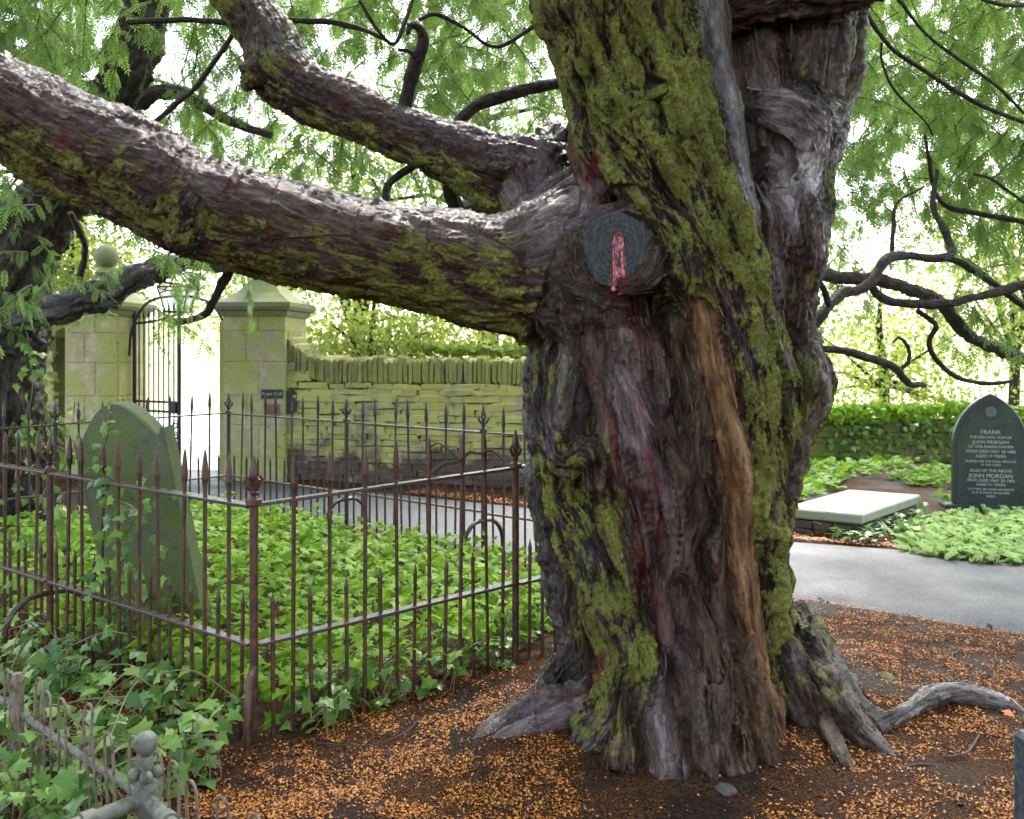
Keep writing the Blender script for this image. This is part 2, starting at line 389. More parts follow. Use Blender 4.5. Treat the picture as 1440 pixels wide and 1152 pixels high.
col = t.mix(sm, col, t.ramp(t.noise(o, 70, 4), [(.32, (.10, .008, .016)), (.46, (.36, .06, .085)), (.62, (.55, .24, .27))]))
M_CUT = t.done(col, .45, t.bump(t.math('ADD', t.math('MULTIPLY', w, .06), k), .8, .012), .5)
t = NT('pink_sap'); k = t.noise(t.pos(), 45, 5)
M_PINK = t.done(t.ramp(k, [(.34, (.12, .008, .016)), (.48, (.42, .06, .09)), (.66, (.62, .30, .31))]), .35, t.bump(k, .5, .004))
t = NT('dark_sap'); k = t.noise(t.pos(), 60, 5)
M_SAP = t.done(t.ramp(k, [(.3, (.03, .002, .003)), (.6, (.13, .008, .014)), (.8, (.26, .03, .05))]), .25, t.bump(k, .6, .005))

# ---------------------------------------------------------------- ground, path, lane
PATH_NEAR = [(8.5, 1.05), (5.5, 3.25), (2.88, 5.2), (1.8, 6.0), (.13, 7.28), (-1.8, 8.85), (-3.6, 10.3), (-4.72, 11.45), (-4.8, 12.3)]
PATH_FAR = [(10.5, 2.2), (6.6, 5.25), (3.95, 7.1), (2.35, 7.72), (.15, 9.45), (-1.2, 10.3), (-2.5, 10.98), (-3.62, 11.55), (-3.66, 12.3)]
def path_side(x, y):
    """signed distance-like value: >0 inside the path strip"""
    def line(pts):
        a = np.array(pts[::-1]); return np.interp(x, a[:, 0], a[:, 1])
    return np.minimum(y - line(PATH_NEAR), line(PATH_FAR) - y)
def axis(lo, hi, step, far, n):
    a = np.arange(lo, hi, step); g = np.geomspace(step, far, n)
    return np.concatenate([lo - g[::-1], a, hi + g])
gx = axis(-6.5, 8.0, .065, 600, 34); gy = axis(1.2, 15.5, .065, 900, 34)
X, Y = np.meshgrid(gx, gy); x, y = X.ravel(), Y.ravel()
z = gz0(x, y); near = np.exp(-np.clip(np.hypot(x - .5, y - 7) - 9, 0, 50) / 3)
q = np.stack([x, y, 0 * x], 1)
inp = np.clip(path_side(x, y) / .12 + .6, 0, 1)
z = z + near * (1 - inp) * ((fbm(q * 1.3, 3) - .5) * .07 + (fbm(q * 7, 3, 5) - .5) * .035 + .012) - inp * .014
nx, ny = len(gx), len(gy)
idx = np.arange(nx * ny).reshape(ny, nx)
fc = np.stack([idx[:-1, :-1], idx[:-1, 1:], idx[1:, 1:], idx[1:, :-1]], -1).reshape(-1, 4)
ground = link('ground', npmesh('ground', np.stack([x, y, z], 1), fc, M_GROUND, smooth=True)); tag(ground, kind='structure')
def catmull(pts, n):
    p = np.array(pts, float); m = len(p); d = np.r_[0, np.cumsum(np.maximum(np.linalg.norm(np.diff(p[:, :3], axis=0), axis=1), 1e-6))]
    tt = np.linspace(0, d[-1], n); pp = np.vstack([2 * p[0] - p[1], p, 2 * p[-1] - p[-2]]); o = []
    for s in tt:
        i = min(max(np.searchsorted(d, s, 'right') - 1, 0), m - 2); u = (s - d[i]) / (d[i + 1] - d[i])
        a, b, c, e = pp[i], pp[i + 1], pp[i + 2], pp[i + 3]
        o.append(.5 * (2 * b + (c - a) * u + (2 * a - 5 * b + 4 * c - e) * u * u + (3 * b - a - 3 * c + e) * u ** 3))
    return np.array(o)
A = np.array(PATH_NEAR); B = np.array(PATH_FAR)
na = np.array([np.interp(np.linspace(0, len(A) - 1, 161), np.arange(len(A)), A[:, k]) for k in (0, 1)]).T
nb = np.array([np.interp(np.linspace(0, len(B) - 1, 161), np.arange(len(B)), B[:, k]) for k in (0, 1)]).T
K = 15; v = []
for j in range(K):
    u = j / (K - 1); r = na * (1 - u) + nb * u
    w = (fbm(np.c_[r * 2.2, np.full(len(r), j * .01)], 3, 3) - .5) * .16
    if j in (0, K - 1): r = r + np.outer(w, NN)
    zz = gz0(r[:, 0], r[:, 1]) + .012 + .02 * math.sin(math.pi * u) - (.03 if j in (0, K - 1) else 0)
    v.append(np.c_[r, zz])
v = np.array(v).transpose(1, 0, 2).reshape(-1, 3); idx = np.arange(161 * K).reshape(161, K)
fc = np.stack([idx[:-1, :-1], idx[1:, :-1], idx[1:, 1:], idx[:-1, 1:]], -1).reshape(-1, 4)
tag(link('path', npmesh('path', v, fc, M_TAR, smooth=True)), kind='structure')
# pale lane outside the gate
lx = [(-4.9, -3.5, 12.25), (-5.6, -3.3, 13), (-7.8, -3.2, 15), (-11, -3.0, 18), (-15, -5, 26), (-26, -12, 46)]
v = []
for a, b, yy in lx:
    for k in range(7):
        xx = a + (b - a) * k / 6; v.append((xx, yy, gz(xx, yy) + .03))
fc = [(i * 7 + k, i * 7 + k + 1, (i + 1) * 7 + k + 1, (i + 1) * 7 + k) for i in range(len(lx) - 1) for k in range(6)]
tag(link('lane', npmesh('lane', np.array(v), np.array(fc), M_LANE)), kind='structure')

# ---------------------------------------------------------------- the great yew: strands of wood grown together
SIL = np.array([(-300, 765, 1245), (0, 772, 1206), (100, 798, 1196), (200, 806, 1180), (300, 792, 1172), (400, 784, 1156), (450, 778, 1142), (500, 764, 1148),
                (600, 756, 1150), (650, 756, 1130), (700, 760, 1114), (800, 770, 1106), (900, 784, 1100), (960, 782, 1106), (1020, 790, 1125), (1100, 790, 1140)], float)
YC = 4.42
def core(py):
    xl = np.interp(py, SIL[:, 0], SIL[:, 1]); xr = np.interp(py, SIL[:, 0], SIL[:, 2]); return (xl + xr) / 2, (xr - xl) / 2
def front(px, py):
    c, w = core(py); w_m = w / F * YC; u = min(abs(px - c) / w, .97)
    return YC - .80 * w_m * math.sqrt(1 - u * u)
strands = []      # (points (n,3), radii, moss, tan, wet, red)
def strand(pts, moss=.3, tan=0, wet=.3, red=0, Yabs=None, root=False, n=None):
    """pts: (px, py, radius px, push towards the viewer m)"""
    o = []
    if not root and Yabs is None and pts[-1][1] > 1000: e = pts[-1]; pts = list(pts) + [(e[0] + (e[0] - 945) * .12, e[1] + 62, e[2] * 1.15, e[3] if len(e) > 3 else 0)]
    for i, q in enumerate(pts):
        px, py, r = q[:3]; push = q[3] if len(q) > 3 else 0
        if not root and Yabs is None: cc_ = core(py)[0]; px = cc_ + (px - cc_) * .955
        if not root and Yabs is None and py > 860: push += .30 * ((min(py, 1090) - 860) / 220) ** 1.6
        if root: g = G(px, py); Yq = g.y; c = g + Vector((0, 0, push)); rm = r / F * Yq
        else:
            Yq = (front(px, py) if Yabs is None else (Yabs[i] if hasattr(Yabs, '__len__') else Yabs)) - push
            rm = r / F * Yq
            if Yabs is None: Yq += rm * .55
            c = P(px, py, Yq)
        o.append((*c, rm))
    L = sum(np.linalg.norm(np.array(o[i + 1][:3]) - np.array(o[i][:3])) for i in range(len(o) - 1))
    d = catmull(o, max(4, int(L / .03))); d[:, 3] = np.maximum(d[:, 3], .004)
    strands.append((d[:, :3], d[:, 3], moss, tan, wet, red))
# --- upper left stem: mossy, leaning across to the right
strand([(800, -280, 95), (815, -200, 92), (838, 0, 78, .06), (868, 110, 68, .08), (905, 200, 56, .08), (955, 280, 52, .07), (1000, 360, 48, .07), (1030, 450, 44, .07), (1052, 560, 44, .06), (1068, 680, 40, .05), (1076, 800, 34, .04), (1082, 920, 32, .04), (1084, 1000, 34, .03)], .92, 0, .1)
strand([(900, -280, 80), (905, -200, 78), (930, -10, 62, .05), (958, 90, 50, .07), (985, 190, 44, .09), (1012, 270, 40, .09), (1035, 350, 36, .08), (1058, 450, 34, .06), (1078, 560, 32, .04), (1092, 680, 30, .02), (1092, 800, 26, .02), (1096, 920, 26)], .95, 0, .1)
strand([(985, -280, 45), (985, -200, 42), (1000, 0, 26, .04), (1015, 110, 20, .08), (1036, 210, 18, .10), (1055, 300, 17, .09), (1072, 400, 16, .06), (1085, 500, 15, .04), (1102, 620, 18, .02), (1100, 720, 16)], .45, 0, .75)
strand([(765, -280, 70), (768, -200, 62), (790, -20, 50, .02), (818, 70, 46, .06), (838, 150, 44, .07), (862, 215, 42, .08), (905, 265, 40, .08), (935, 320, 36, .07), (948, 385, 30, .05), (985, 430, 26, .02)], .88, 0, .15)
strand([(858, 205, 26, .10), (885, 245, 24, .10), (918, 290, 26, .10), (950, 330, 22, .09), (968, 400, 20, .06)], .9, 0, .1)
strand([(800, 60, 22), (806, 120, 22, -.04), (815, 180, 23, -.03), (830, 240, 24, .02), (842, 285, 26, .05)], .1, .35, .4, .25)
strand([(770, -20, 34, .02), (762, 5, 24, .03), (752, 22, 15, .03)], .4, 0, .4)
strand([(902, 132, 15, .10), (922, 131, 15, .11), (938, 124, 10, .10)], .45, 0, .5)
# --- right stem
strand([(1180, -280, 88), (1170, -200, 84), (1140, 0, 68, -.06), (1128, 90, 60, -.05), (1118, 180, 54, -.02), (1112, 270, 48, 0), (1116, 360, 44, 0), (1112, 450, 34, 0), (1126, 535, 40, .03), (1108, 630, 32, .03), (1094, 720, 24, .02)], .32, .06, .55)
strand([(1195, -60, 34, -.08), (1190, 40, 28, -.06), (1188, 100, 30, -.02), (1178, 150, 26, -.02), (1160, 200, 28, 0), (1152, 260, 26, 0), (1148, 350, 18), (1138, 420, 15), (1128, 465, 16)], .42, 0, .6)
strand([(1198, 90, 20, -.04), (1190, 118, 16, -.02), (1180, 140, 10)], .4, 0, .6)
strand([(1060, 60, 24, -.08), (1070, 140, 26, -.03), (1082, 200, 28, .02), (1100, 260, 26, .05), (1085, 330, 22, .03), (1092, 420, 20, .02)], .12, .18, .7, .06)
strand([(1075, 150, 20, .04), (1110, 165, 24, .06), (1145, 180, 24, .05), (1166, 205, 18, .02)], .12, .1, .85)
strand([(1080, 225, 18, .06), (1115, 245, 20, .06), (1140, 285, 18, .04), (1140, 340, 16, .02)], .2, .05, .8)
strand([(1130, 488, 20, .03), (1150, 522, 28, .03), (1148, 568, 28, .03), (1122, 622, 24, .03), (1104, 700, 18, .02), (1098, 800, 16)], .72, 0, .3)
strand([(1092, 440, 15, .03), (1105, 500, 17, .05), (1118, 560, 18, .06), (1108, 640, 18, .05)], .6, 0, .35)
strand([(1060, 430, 20, .03), (1078, 520, 20, .05), (1088, 620, 20, .05), (1088, 740, 18, .03)], .85, 0, .15)
strand([(1072, 150, 22, .05), (1102, 158, 30, .09), (1130, 182, 34, .10), (1128, 222, 28, .08), (1100, 250, 22, .05)], .06, .05, .9)
strand([(1150, 165, 20, .03), (1172, 190, 24, .03), (1166, 222, 20, .03)], .2, .05, .8)
strand([(1080, 270, 22, .05), (1096, 300, 28, .08), (1094, 345, 22, .05)], .1, .08, .8)
# dark limb that crosses the fork at the very top
strand([(980, -60, 60), (1040, -10, 42), (1110, -10, 32), (1190, -18, 26), (1300, -60, 26)], .25, 0, .3, 0, [4.05, 3.95, 3.9, 3.85, 3.8])
# --- centre: brown stripped wood, the bleeding hollow
strand([(975, 395, 12, .03), (990, 450, 11, .07), (1003, 520, 12, .08), (1022, 590, 16, .10), (1035, 660, 16, .10), (1044, 740, 15, .10), (1052, 830, 16, .10), (1064, 910, 18, .09), (1072, 990, 28, .08), (1090, 1050, 26, .10)], .12, 1.0, .15)
strand([(945, 420, 26, -.05), (955, 500, 34, -.02), (968, 580, 36, .02), (985, 660, 32, .04), (1000, 740, 30, .02), (1005, 820, 26, -.01), (1015, 900, 28, .02), (1020, 980, 34, .07), (1015, 1075, 44, .10)], .06, .12, .45)
strand([(1010, 700, 14, .06), (1018, 780, 12, .04), (1012, 850, 14, .03), (1035, 920, 20, .05), (1040, 1000, 26, .10), (1050, 1062, 30, .11)], .06, .2, .35)
strand([(905, 450, 30, -.05), (920, 540, 34, -.01), (938, 630, 34, .04), (945, 720, 30, .05), (952, 800, 28, .04), (948, 880, 26, .04), (955, 960, 30, .07), (975, 1040, 36, .10)], .06, .08, .6, .12)
strand([(868, 470, 30, .0), (880, 560, 34, .03), (898, 650, 32, .05), (912, 730, 26, .03), (922, 820, 22, -.01), (925, 900, 22, -.02), (935, 970, 26, .05), (940, 1060, 34, .10)], .05, .1, .85, .22)
strand([(835, 470, 22, .03), (848, 560, 26, .04), (862, 640, 26, .05), (880, 720, 24, .04), (895, 800, 22, .02), (908, 880, 20, 0)], .3, .1, .55, .12)
strand([(870, 520, 13, .06), (905, 600, 15, .07), (938, 690, 16, .08), (948, 760, 14, .07), (936, 840, 14, .05), (950, 920, 16, .06)], .05, .2, .7, .25)
strand([(992, 540, 13, .06), (968, 630, 15, .08), (986, 720, 16, .08), (962, 800, 14, .06), (985, 880, 16, .06), (1000, 960, 20, .08)], .05, .15, .4, 0)
strand([(948, 640, 20, .06), (962, 668, 24, .08), (952, 700, 18, .06)], .1, .2, .6, .1)
strand([(1060, 900, 14, .10), (1040, 960, 16, .10), (1048, 1030, 20, .12)], .05, .25, .3, 0)
strand([(930, 980, 20, .08), (925, 1030, 24, .12), (938, 1085, 26, .10)], 0, 0, 1, .1)
# burl ring of the cut limb
ring = [(871 + 51 * math.cos(a), 348 + 54 * math.sin(a), 16 + 4 * math.sin(2.3 * a), .080 + .02 * math.sin(a * 1.7)) for a in np.linspace(0, 2 * math.pi, 15)]
strand(ring, .25, .05, .55)
strand([(868, 348, 50, .04), (868, 350, 50, .0)], .2, 0, .4)
strand([(842, 270, 24, .04), (822, 300, 22, .06), (808, 350, 22, .05), (806, 410, 24, .05), (810, 470, 26, .05), (800, 540, 26, .03), (790, 600, 24, .02)], .35, .05, .7)
strand([(915, 400, 24, .05), (935, 370, 24, .06), (955, 400, 20, .04), (935, 430, 18, -.02)], .7, 0, .2)
# --- left leg, mossy below
strand([(785, 470, 34, .02), (778, 540, 30, .02), (780, 600, 32, .02), (798, 650, 32, .06), (832, 640, 26, .09), (846, 690, 24, .08)], .5, 0, .45)
strand([(778, 640, 28, .02), (790, 700, 34, .04), (822, 760, 40, .08), (848, 820, 42, .10), (866, 890, 42, .11), (878, 950, 40, .11), (868, 1000, 40, .08), (838, 1040, 34, .08), (806, 1072, 24, .08)], .88, 0, .15)
strand([(846, 680, 22, .05), (862, 750, 24, .07), (880, 820, 24, .07), (892, 890, 22, .06), (898, 960, 24, .07), (890, 1020, 30, .10)], .72, .1, .25)
strand([(770, 480, 24), (765, 560, 26), (768, 640, 28), (776, 720, 28), (796, 800, 28), (812, 870, 28), (812, 930, 32), (806, 965, 36)], .12, 0, .8, 0, [4.45, 4.5, 4.55, 4.55, 4.55, 4.55, 4.52, 4.5])
# --- roots
strand([(1085, 920, 30, .05), (1105, 975, 34, .08), (1130, 1020, 34, .12), (1160, 1052, 26, .16)], .2, .1, .4)
strand([(1040, 960, 30, .10), (1060, 1020, 34, .14), (1075, 1062, 30, .18)], .06, .3, .4)
strand([(1090, 950, 40, .22), (1150, 985, 34, .12), (1195, 1030, 24, .05), (1240, 1060, 12, .02), (1262, 1072, 7, 0)], .45, 0, .55, 0, None, True)
strand([(1110, 935, 36, .20), (1165, 985, 28, .09), (1215, 1020, 18, .035), (1250, 1032, 10, .01)], .5, .05, .45, 0, None, True)
strand([(1120, 960, 30, .12), (1180, 1002, 24, .05), (1232, 1024, 16, .02), (1270, 1020, 14, .05), (1310, 1002, 17, .075), (1350, 996, 16, .07), (1395, 1000, 13, .05), (1428, 1004, 8, .02), (1450, 1008, 6, -.02)], .08, .05, .85, 0, None, True)
strand([(1205, 1005, 16, .04), (1225, 1040, 12, .02), (1245, 1072, 7, 0)], .1, .1, .7, 0, None, True)
strand([(1120, 925, 18, .05), (1150, 945, 16, .05), (1180, 950, 8, 0)], .3, 0, .4, 0, None, True)
strand([(860, 990, 36, .05), (800, 1005, 28, .02), (745, 1014, 22, .01), (700, 1030, 16, .02), (662, 1052, 8, 0)], .04, .06, .9, .12, None, True)
strand([(830, 1008, 24, .04), (770, 1026, 20, .015), (715, 1042, 14, .01), (690, 1050, 8, 0)], .03, .06, .95, .1, None, True)
strand([(810, 958, 40, .08), (785, 965, 26, .03), (765, 978, 14, .0)], .05, 0, .9, 0, None, True)
strand([(1155, 1010, 12, .05), (1175, 1060, 12, .02), (1195, 1085, 7, 0)], .1, .2, .6, 0, None, True)
strand([(1062, 820, 26), (1080, 890, 32), (1102, 945, 34), (1135, 1000, 32), (1170, 1042, 24), (1215, 1072, 14), (1240, 1086, 8)], .45, .05, .5, 0, [4.25, 4.2, 4.12, 3.98, 3.86, 3.76, 3.70])
strand([(1085, 880, 24), (1112, 950, 28), (1150, 1000, 26), (1200, 1035, 18), (1255, 1050, 10)], .6, 0, .5, 0, [4.4, 4.3, 4.15, 4.0, 3.9])
# --- great limb to the left, and the limb above it
strand([(850, 420, 96), (785, 392, 96), (700, 386, 82), (620, 369, 74), (540, 355, 68), (460, 338, 68), (390, 322, 71), (320, 303, 70), (255, 282, 69), (185, 240, 72), (110, 207, 70), (40, 170, 68), (-40, 130, 66), (-110, 100, 63), (-190, 60, 58)], .42, .1, .55, .05, [4.25, 4.2, 4.15, 4.1, 4.08, 4.06, 4.04, 4.02, 4.0, 4.0, 4.0, 4.0, 4.0, 4.0, 4.0])
strand([(800, 300, 50), (750, 258, 62), (700, 243, 55), (650, 220, 44), (600, 201, 37), (545, 181, 35), (490, 157, 37), (440, 133, 40), (400, 103, 44), (375, 50, 38), (340, 0, 36), (305, -60, 34), (275, -130, 32)], .22, .06, .7, 0, [4.5, 4.55, 4.6, 4.65, 4.7, 4.75, 4.8, 4.85, 4.9, 4.95, 5.0, 5.0, 5.0])
strand([(360, 118, 20), (350, 96, 14), (343, 98, 8)], .2, .05, .5, 0, [4.82, 4.78, 4.75])
strand([(262, 322, 30), (252, 336, 22), (248, 346, 14)], .6, 0, .3, 0, [3.9, 3.88, 3.86])
strand([(512, 300, 18), (502, 282, 10), (496, 270, 4)], .1, .05, .6, 0, [4.1, 4.1, 4.1])
strand([(842, 290, 30), (790, 300, 36), (745, 325, 34), (700, 335, 26)], .08, .1, .9, .08, [4.15, 4.15, 4.1, 4.05])
strand([(815, 255, 26), (770, 285, 28), (735, 300, 22), (720, 270, 18)], .05, .08, .95, 0, [4.3, 4.28, 4.3, 4.4])
strand([(790, 190, 24), (775, 215, 30), (765, 250, 34), (760, 290, 30)], .12, .05, .8, 0, [4.75, 4.7, 4.6, 4.4])
# knots in the great limb
for (a, b, r) in ((330, 275, 22), (225, 250, 24), (440, 300, 20), (560, 330, 22), (150, 205, 24), (640, 350, 22), (470, 375, 22), (300, 335, 20)):
    strand([(a - 34, b - 12, r * .5, 0), (a, b, r + 2, 0), (a + 40, b + 10, r * .5, 0)], .4, .12, .55, .08, 3.925)

def build_tree_mesh(name, strands, core_rows, voxel, material, bark=1.0, parent=None, paint=None):
    v = []; f = []; o = 0; n = 16
    def tube(pts, rad, n, ell=None):
        nonlocal o
        m = len(pts); T = np.gradient(pts, axis=0); T /= np.linalg.norm(T, axis=1, keepdims=True) + 1e-9
        a = np.array([0, 1., 0]) if abs(T[0][1]) < .9 else np.array([1., 0, 0]); Nn = []; nr = a
        for i in range(m):
            nr = nr - T[i] * nr.dot(T[i]); nr = nr / np.linalg.norm(nr); Nn.append(nr)
        Nn = np.array(Nn); Bn = np.cross(T, Nn); th = np.arange(n) * 2 * np.pi / n
        ring = pts[:, None] + rad[:, None, None] * (np.cos(th)[None, :, None] * Nn[:, None] + np.sin(th)[None, :, None] * Bn[:, None])
        v.extend(ring.reshape(-1, 3)); c0 = o + m * n; v.append(pts[0] - T[0] * rad[0] * .4); v.append(pts[-1] + T[-1] * rad[-1] * .4)
        for i in range(m - 1):
            for k in range(n): f.append((o + i * n + k, o + i * n + (k + 1) % n, o + (i + 1) * n + (k + 1) % n, o + (i + 1) * n + k))
        for k in range(n):
            f.append((c0, o + (k + 1) % n, o + k)); f.append((c0 + 1, o + (m - 1) * n + k, o + (m - 1) * n + (k + 1) % n))
        o += m * n + 2
        return Nn, Bn
    samp = []; attrs = []
    for si, (pts, rad, moss, tan, wet, red) in enumerate(strands):
        Nn, Bn = tube(pts, rad, n)
        s = np.r_[0, np.cumsum(np.linalg.norm(np.diff(pts, axis=0), axis=1))]
        for i in range(len(pts)):
            samp.append((*pts[i], rad[i], *Nn[i], *Bn[i], s[i], si)); attrs.append((moss, tan, red, wet))
    if core_rows:
        n2 = 40; rows = []
        for (c, a, b) in core_rows: rows.append([(c[0] + a * math.cos(t), c[1] + b * math.sin(t), c[2]) for t in np.arange(n2) * 2 * np.pi / n2])
        for r in rows: v.extend(r)
        m = len(rows)
        for i in range(m - 1):
            for k in range(n2): f.append((o + i * n2 + k, o + i * n2 + (k + 1) % n2, o + (i + 1) * n2 + (k + 1) % n2, o + (i + 1) * n2 + k))
        f.append(tuple(o + k for k in range(n2 - 1, -1, -1))); f.append(tuple(o + (m - 1) * n2 + k for k in range(n2)))
        o += m * n2
        for (c, a, b) in core_rows:      # invisible guide lines: shallow strands on the far side so that the back has grain too
            for t in np.arange(0, 2 * np.pi, .35):
                samp.append((c[0] + (a - .08) * math.cos(t), c[1] + (b - .08) * math.sin(t), c[2], .07, -math.sin(t), math.cos(t), 0, math.cos(t), math.sin(t), 0, -c[2], 200 + int(t * 3))); attrs.append((.4, .1, 0, .4))
    me = bpy.data.meshes.new('union'); me.from_pydata([tuple(q) for q in v], [], f); me.update()
    ob = bpy.data.objects.new('union', me); C.objects.link(ob)
    md = ob.modifiers.new('r', 'REMESH'); md.mode = 'VOXEL'; md.voxel_size = voxel; md.adaptivity = 0
    dg = bpy.context.evaluated_depsgraph_get(); ev = ob.evaluated_get(dg); m2 = ev.to_mesh()
    nv = len(m2.vertices); co = np.empty(nv * 3, np.float32); m2.vertices.foreach_get('co', co); co = co.reshape(-1, 3).astype(float)
    nl = len(m2.loops); li = np.empty(nl, np.int32); m2.loops.foreach_get('vertex_index', li)
    ne = len(m2.edges); ed = np.empty(ne * 2, np.int32); m2.edges.foreach_get('vertices', ed); ed = ed.reshape(-1, 2)
    ok = nl == 4 * len(m2.polygons); faces = li.reshape(-1, 4)
    ev.to_mesh_clear(); bpy.data.objects.remove(ob); bpy.data.meshes.remove(me)
    deg = np.bincount(ed.ravel(), minlength=nv).astype(float)[:, None]
    def lap(a):
        r = np.zeros_like(a)
        for k in range(a.shape[1]):
            r[:, k] = np.bincount(ed[:, 0], a[ed[:, 1], k], nv) + np.bincount(ed[:, 1], a[ed[:, 0], k], nv)
        return r / np.maximum(deg, 1)
    for _ in range(5): co = co * .4 + lap(co) * .6
    def normals():
        a = co[faces[:, 2]] - co[faces[:, 0]]; b = co[faces[:, 3]] - co[faces[:, 1]]; c = np.cross(a, b); nn = np.zeros_like(co)
        for k in range(3):
            for j in range(4): nn[:, k] += np.bincount(faces[:, j], c[:, k], nv)
        return nn / (np.linalg.norm(nn, axis=1, keepdims=True) + 1e-12)
    nrm = normals()
    S = np.array(samp); AT = np.array(attrs)
    kd = KDTree(len(S))
    for i in range(len(S)): kd.insert(S[i, :3], i)
    kd.balance()
    nk = 8; NI = np.empty((nv, nk), np.int32); ND = np.empty((nv, nk))
    for i in range(nv):
        r = kd.find_n(co[i], nk)
        for k in range(nk): NI[i, k] = r[k][1]; ND[i, k] = r[k][2]
    sd_ = ND - S[NI, 3]; best = np.argmin(sd_, 1); bi = NI[np.arange(nv), best]
    w = np.exp(-(sd_ - sd_.min(1, keepdims=True)) / .012); w /= w.sum(1, keepdims=True)
    pr = (AT[NI] * w[:, :, None]).sum(1)
    same = S[NI, 11] == S[bi, 11][:, None]; wd_ = np.exp(-(ND - ND.min(1, keepdims=True)) / .012) * same; wd_ /= wd_.sum(1, keepdims=True); sc = 0
    for k in range(nk):          # blend neighbouring samples of one strand so that the grain runs on without steps
        q = NI[:, k]; off = co - S[q, :3]; ax = np.cross(S[q, 4:7], S[q, 7:10])
        sc = sc + wd_[:, k:k + 1] * np.stack([(off * S[q, 4:7]).sum(1), (off * S[q, 7:10]).sum(1), S[q, 10] + (off * ax).sum(1) * (S[q, 11] < 200)], 1)
    sc = sc + (S[bi, 11] % 37)[:, None] * np.array([1.7, 2.9, 5.3])
    # bark relief: long fibrous ridges that follow each strand, plates and flakes
    warp = (fbm(co * 9, 2, 3) - .5)[:, None] * .05
    a1 = fbm((sc + warp) * [15, 15, 2.4], 3, 1); a2 = fbm((sc + warp) * [42, 42, 7.5], 3, 2); a3 = fbm(co * 5, 2, 9)
    rid = 1 - np.abs(2 * a2 - 1) * 2.2
    crack = np.clip(1 - np.abs(a2 - .5) / .035, 0, 1); a4 = fbm((sc + warp) * [24, 24, 6], 2, 41)
    disp = (a1 - .5) * .12 + rid * .010 - crack * .012 + (a3 - .5) * .09 + np.clip(a4 - .52, 0, .2) * .10 + (fbm(co * 48, 2, 4) - .5) * .018 + (fbm((sc + warp) * [75, 75, 16], 2, 61) - .5) * .020
    hg = np.clip((a1 - .5) * 2.2 + (a4 - .5) * 2 - crack * .8 + rid * .4, -1, 1)
    rad_ = S[bi, 3]; amp = np.clip(rad_ / .10, .12, 1)
    if paint is not None: pr = paint(co, nrm, pr); amp = amp * (1 - .6 * pr[:, 4] * (co[:, 0] > .1))
    if paint is not None:
        lm = np.clip((760 - (720 + F * co[:, 0] / co[:, 1])) / 60, 0, 1) * (co[:, 2] > 1.4)
        disp = disp - lm * ((a1 - .5) * .07 + (a3 - .5) * .05 + np.clip(a4 - .52, 0, .2) * .06)
    co = co + nrm * (disp * amp * bark)[:, None]
    if paint is not None: co = carve(co)
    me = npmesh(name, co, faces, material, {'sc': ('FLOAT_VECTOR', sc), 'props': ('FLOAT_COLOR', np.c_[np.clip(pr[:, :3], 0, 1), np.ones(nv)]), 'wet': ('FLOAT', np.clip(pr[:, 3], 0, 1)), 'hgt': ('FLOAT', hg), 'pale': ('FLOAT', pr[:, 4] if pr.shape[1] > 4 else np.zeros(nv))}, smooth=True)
    if paint is not None: TR.update(co=co, nrm=nrm, ax=np.cross(S[bi, 4:7], S[bi, 7:10]), pr=pr, sc=sc)
    return link(name, me, parent)
TR = {}
def peel(n, ln, wd, lift, seed, pick):
    """loose strips and plates of bark lying along the grain, one end lifted"""
    g = np.random.default_rng(seed); cand = np.nonzero(pick)[0]; i = g.choice(cand, n)
    p, nr, ax = TR['co'][i], TR['nrm'][i], TR['ax'][i] * np.where(g.random(n) < .5, 1, -1)[:, None]
    ax = ax - nr * (ax * nr).sum(1, keepdims=True); ax /= np.linalg.norm(ax, axis=1, keepdims=True) + 1e-9
    sd = np.cross(nr, ax); L = g.uniform(*ln, n); W = g.uniform(*wd, n); H = g.uniform(*lift, n); bend = g.normal(0, .12, n); V = []
    K = 6
    for k in range(K):
        u = k / (K - 1); c = p + ax * (L * (u - .5))[:, None] + sd * (bend * L * (u - .5) ** 2)[:, None] + nr * (-.004 + H * u ** 2.2)[:, None]
        w = W * (.35 + .65 * math.sin(math.pi * min(.95, .12 + u * .8))) * g.uniform(.75, 1.25, n)
        V += [c - sd * w[:, None] - nr * .003, c + nr * .003, c + sd * w[:, None] - nr * .003]
    V = np.stack(V, 1); f = []
    for k in range(K - 1):
        for j in (0, 1): f.append((k * 3 + j, k * 3 + j + 1, k * 3 + j + 4, k * 3 + j + 3))
    fc = np.array(f)[None] + (np.arange(n) * K * 3)[:, None, None]
    pr = TR['pr'][i].copy(); pr[:, 0] *= .8; pr[:, 1] = np.clip(pr[:, 1] + g.uniform(0, .35, n), 0, 1)
    R_ = lambda a: np.repeat(a, K * 3, 0)
    sc = R_(TR['sc'][i]) + (V.reshape(-1, 3) - R_(p)) * 1.0
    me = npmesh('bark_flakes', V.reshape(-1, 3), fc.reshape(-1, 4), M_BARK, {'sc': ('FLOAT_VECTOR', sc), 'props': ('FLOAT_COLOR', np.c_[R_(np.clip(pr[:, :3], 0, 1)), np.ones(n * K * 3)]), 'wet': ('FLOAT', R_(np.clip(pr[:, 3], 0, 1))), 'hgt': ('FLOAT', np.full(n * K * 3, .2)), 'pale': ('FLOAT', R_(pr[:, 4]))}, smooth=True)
    tag(link('bark_flakes', me, yew), kind='stuff')

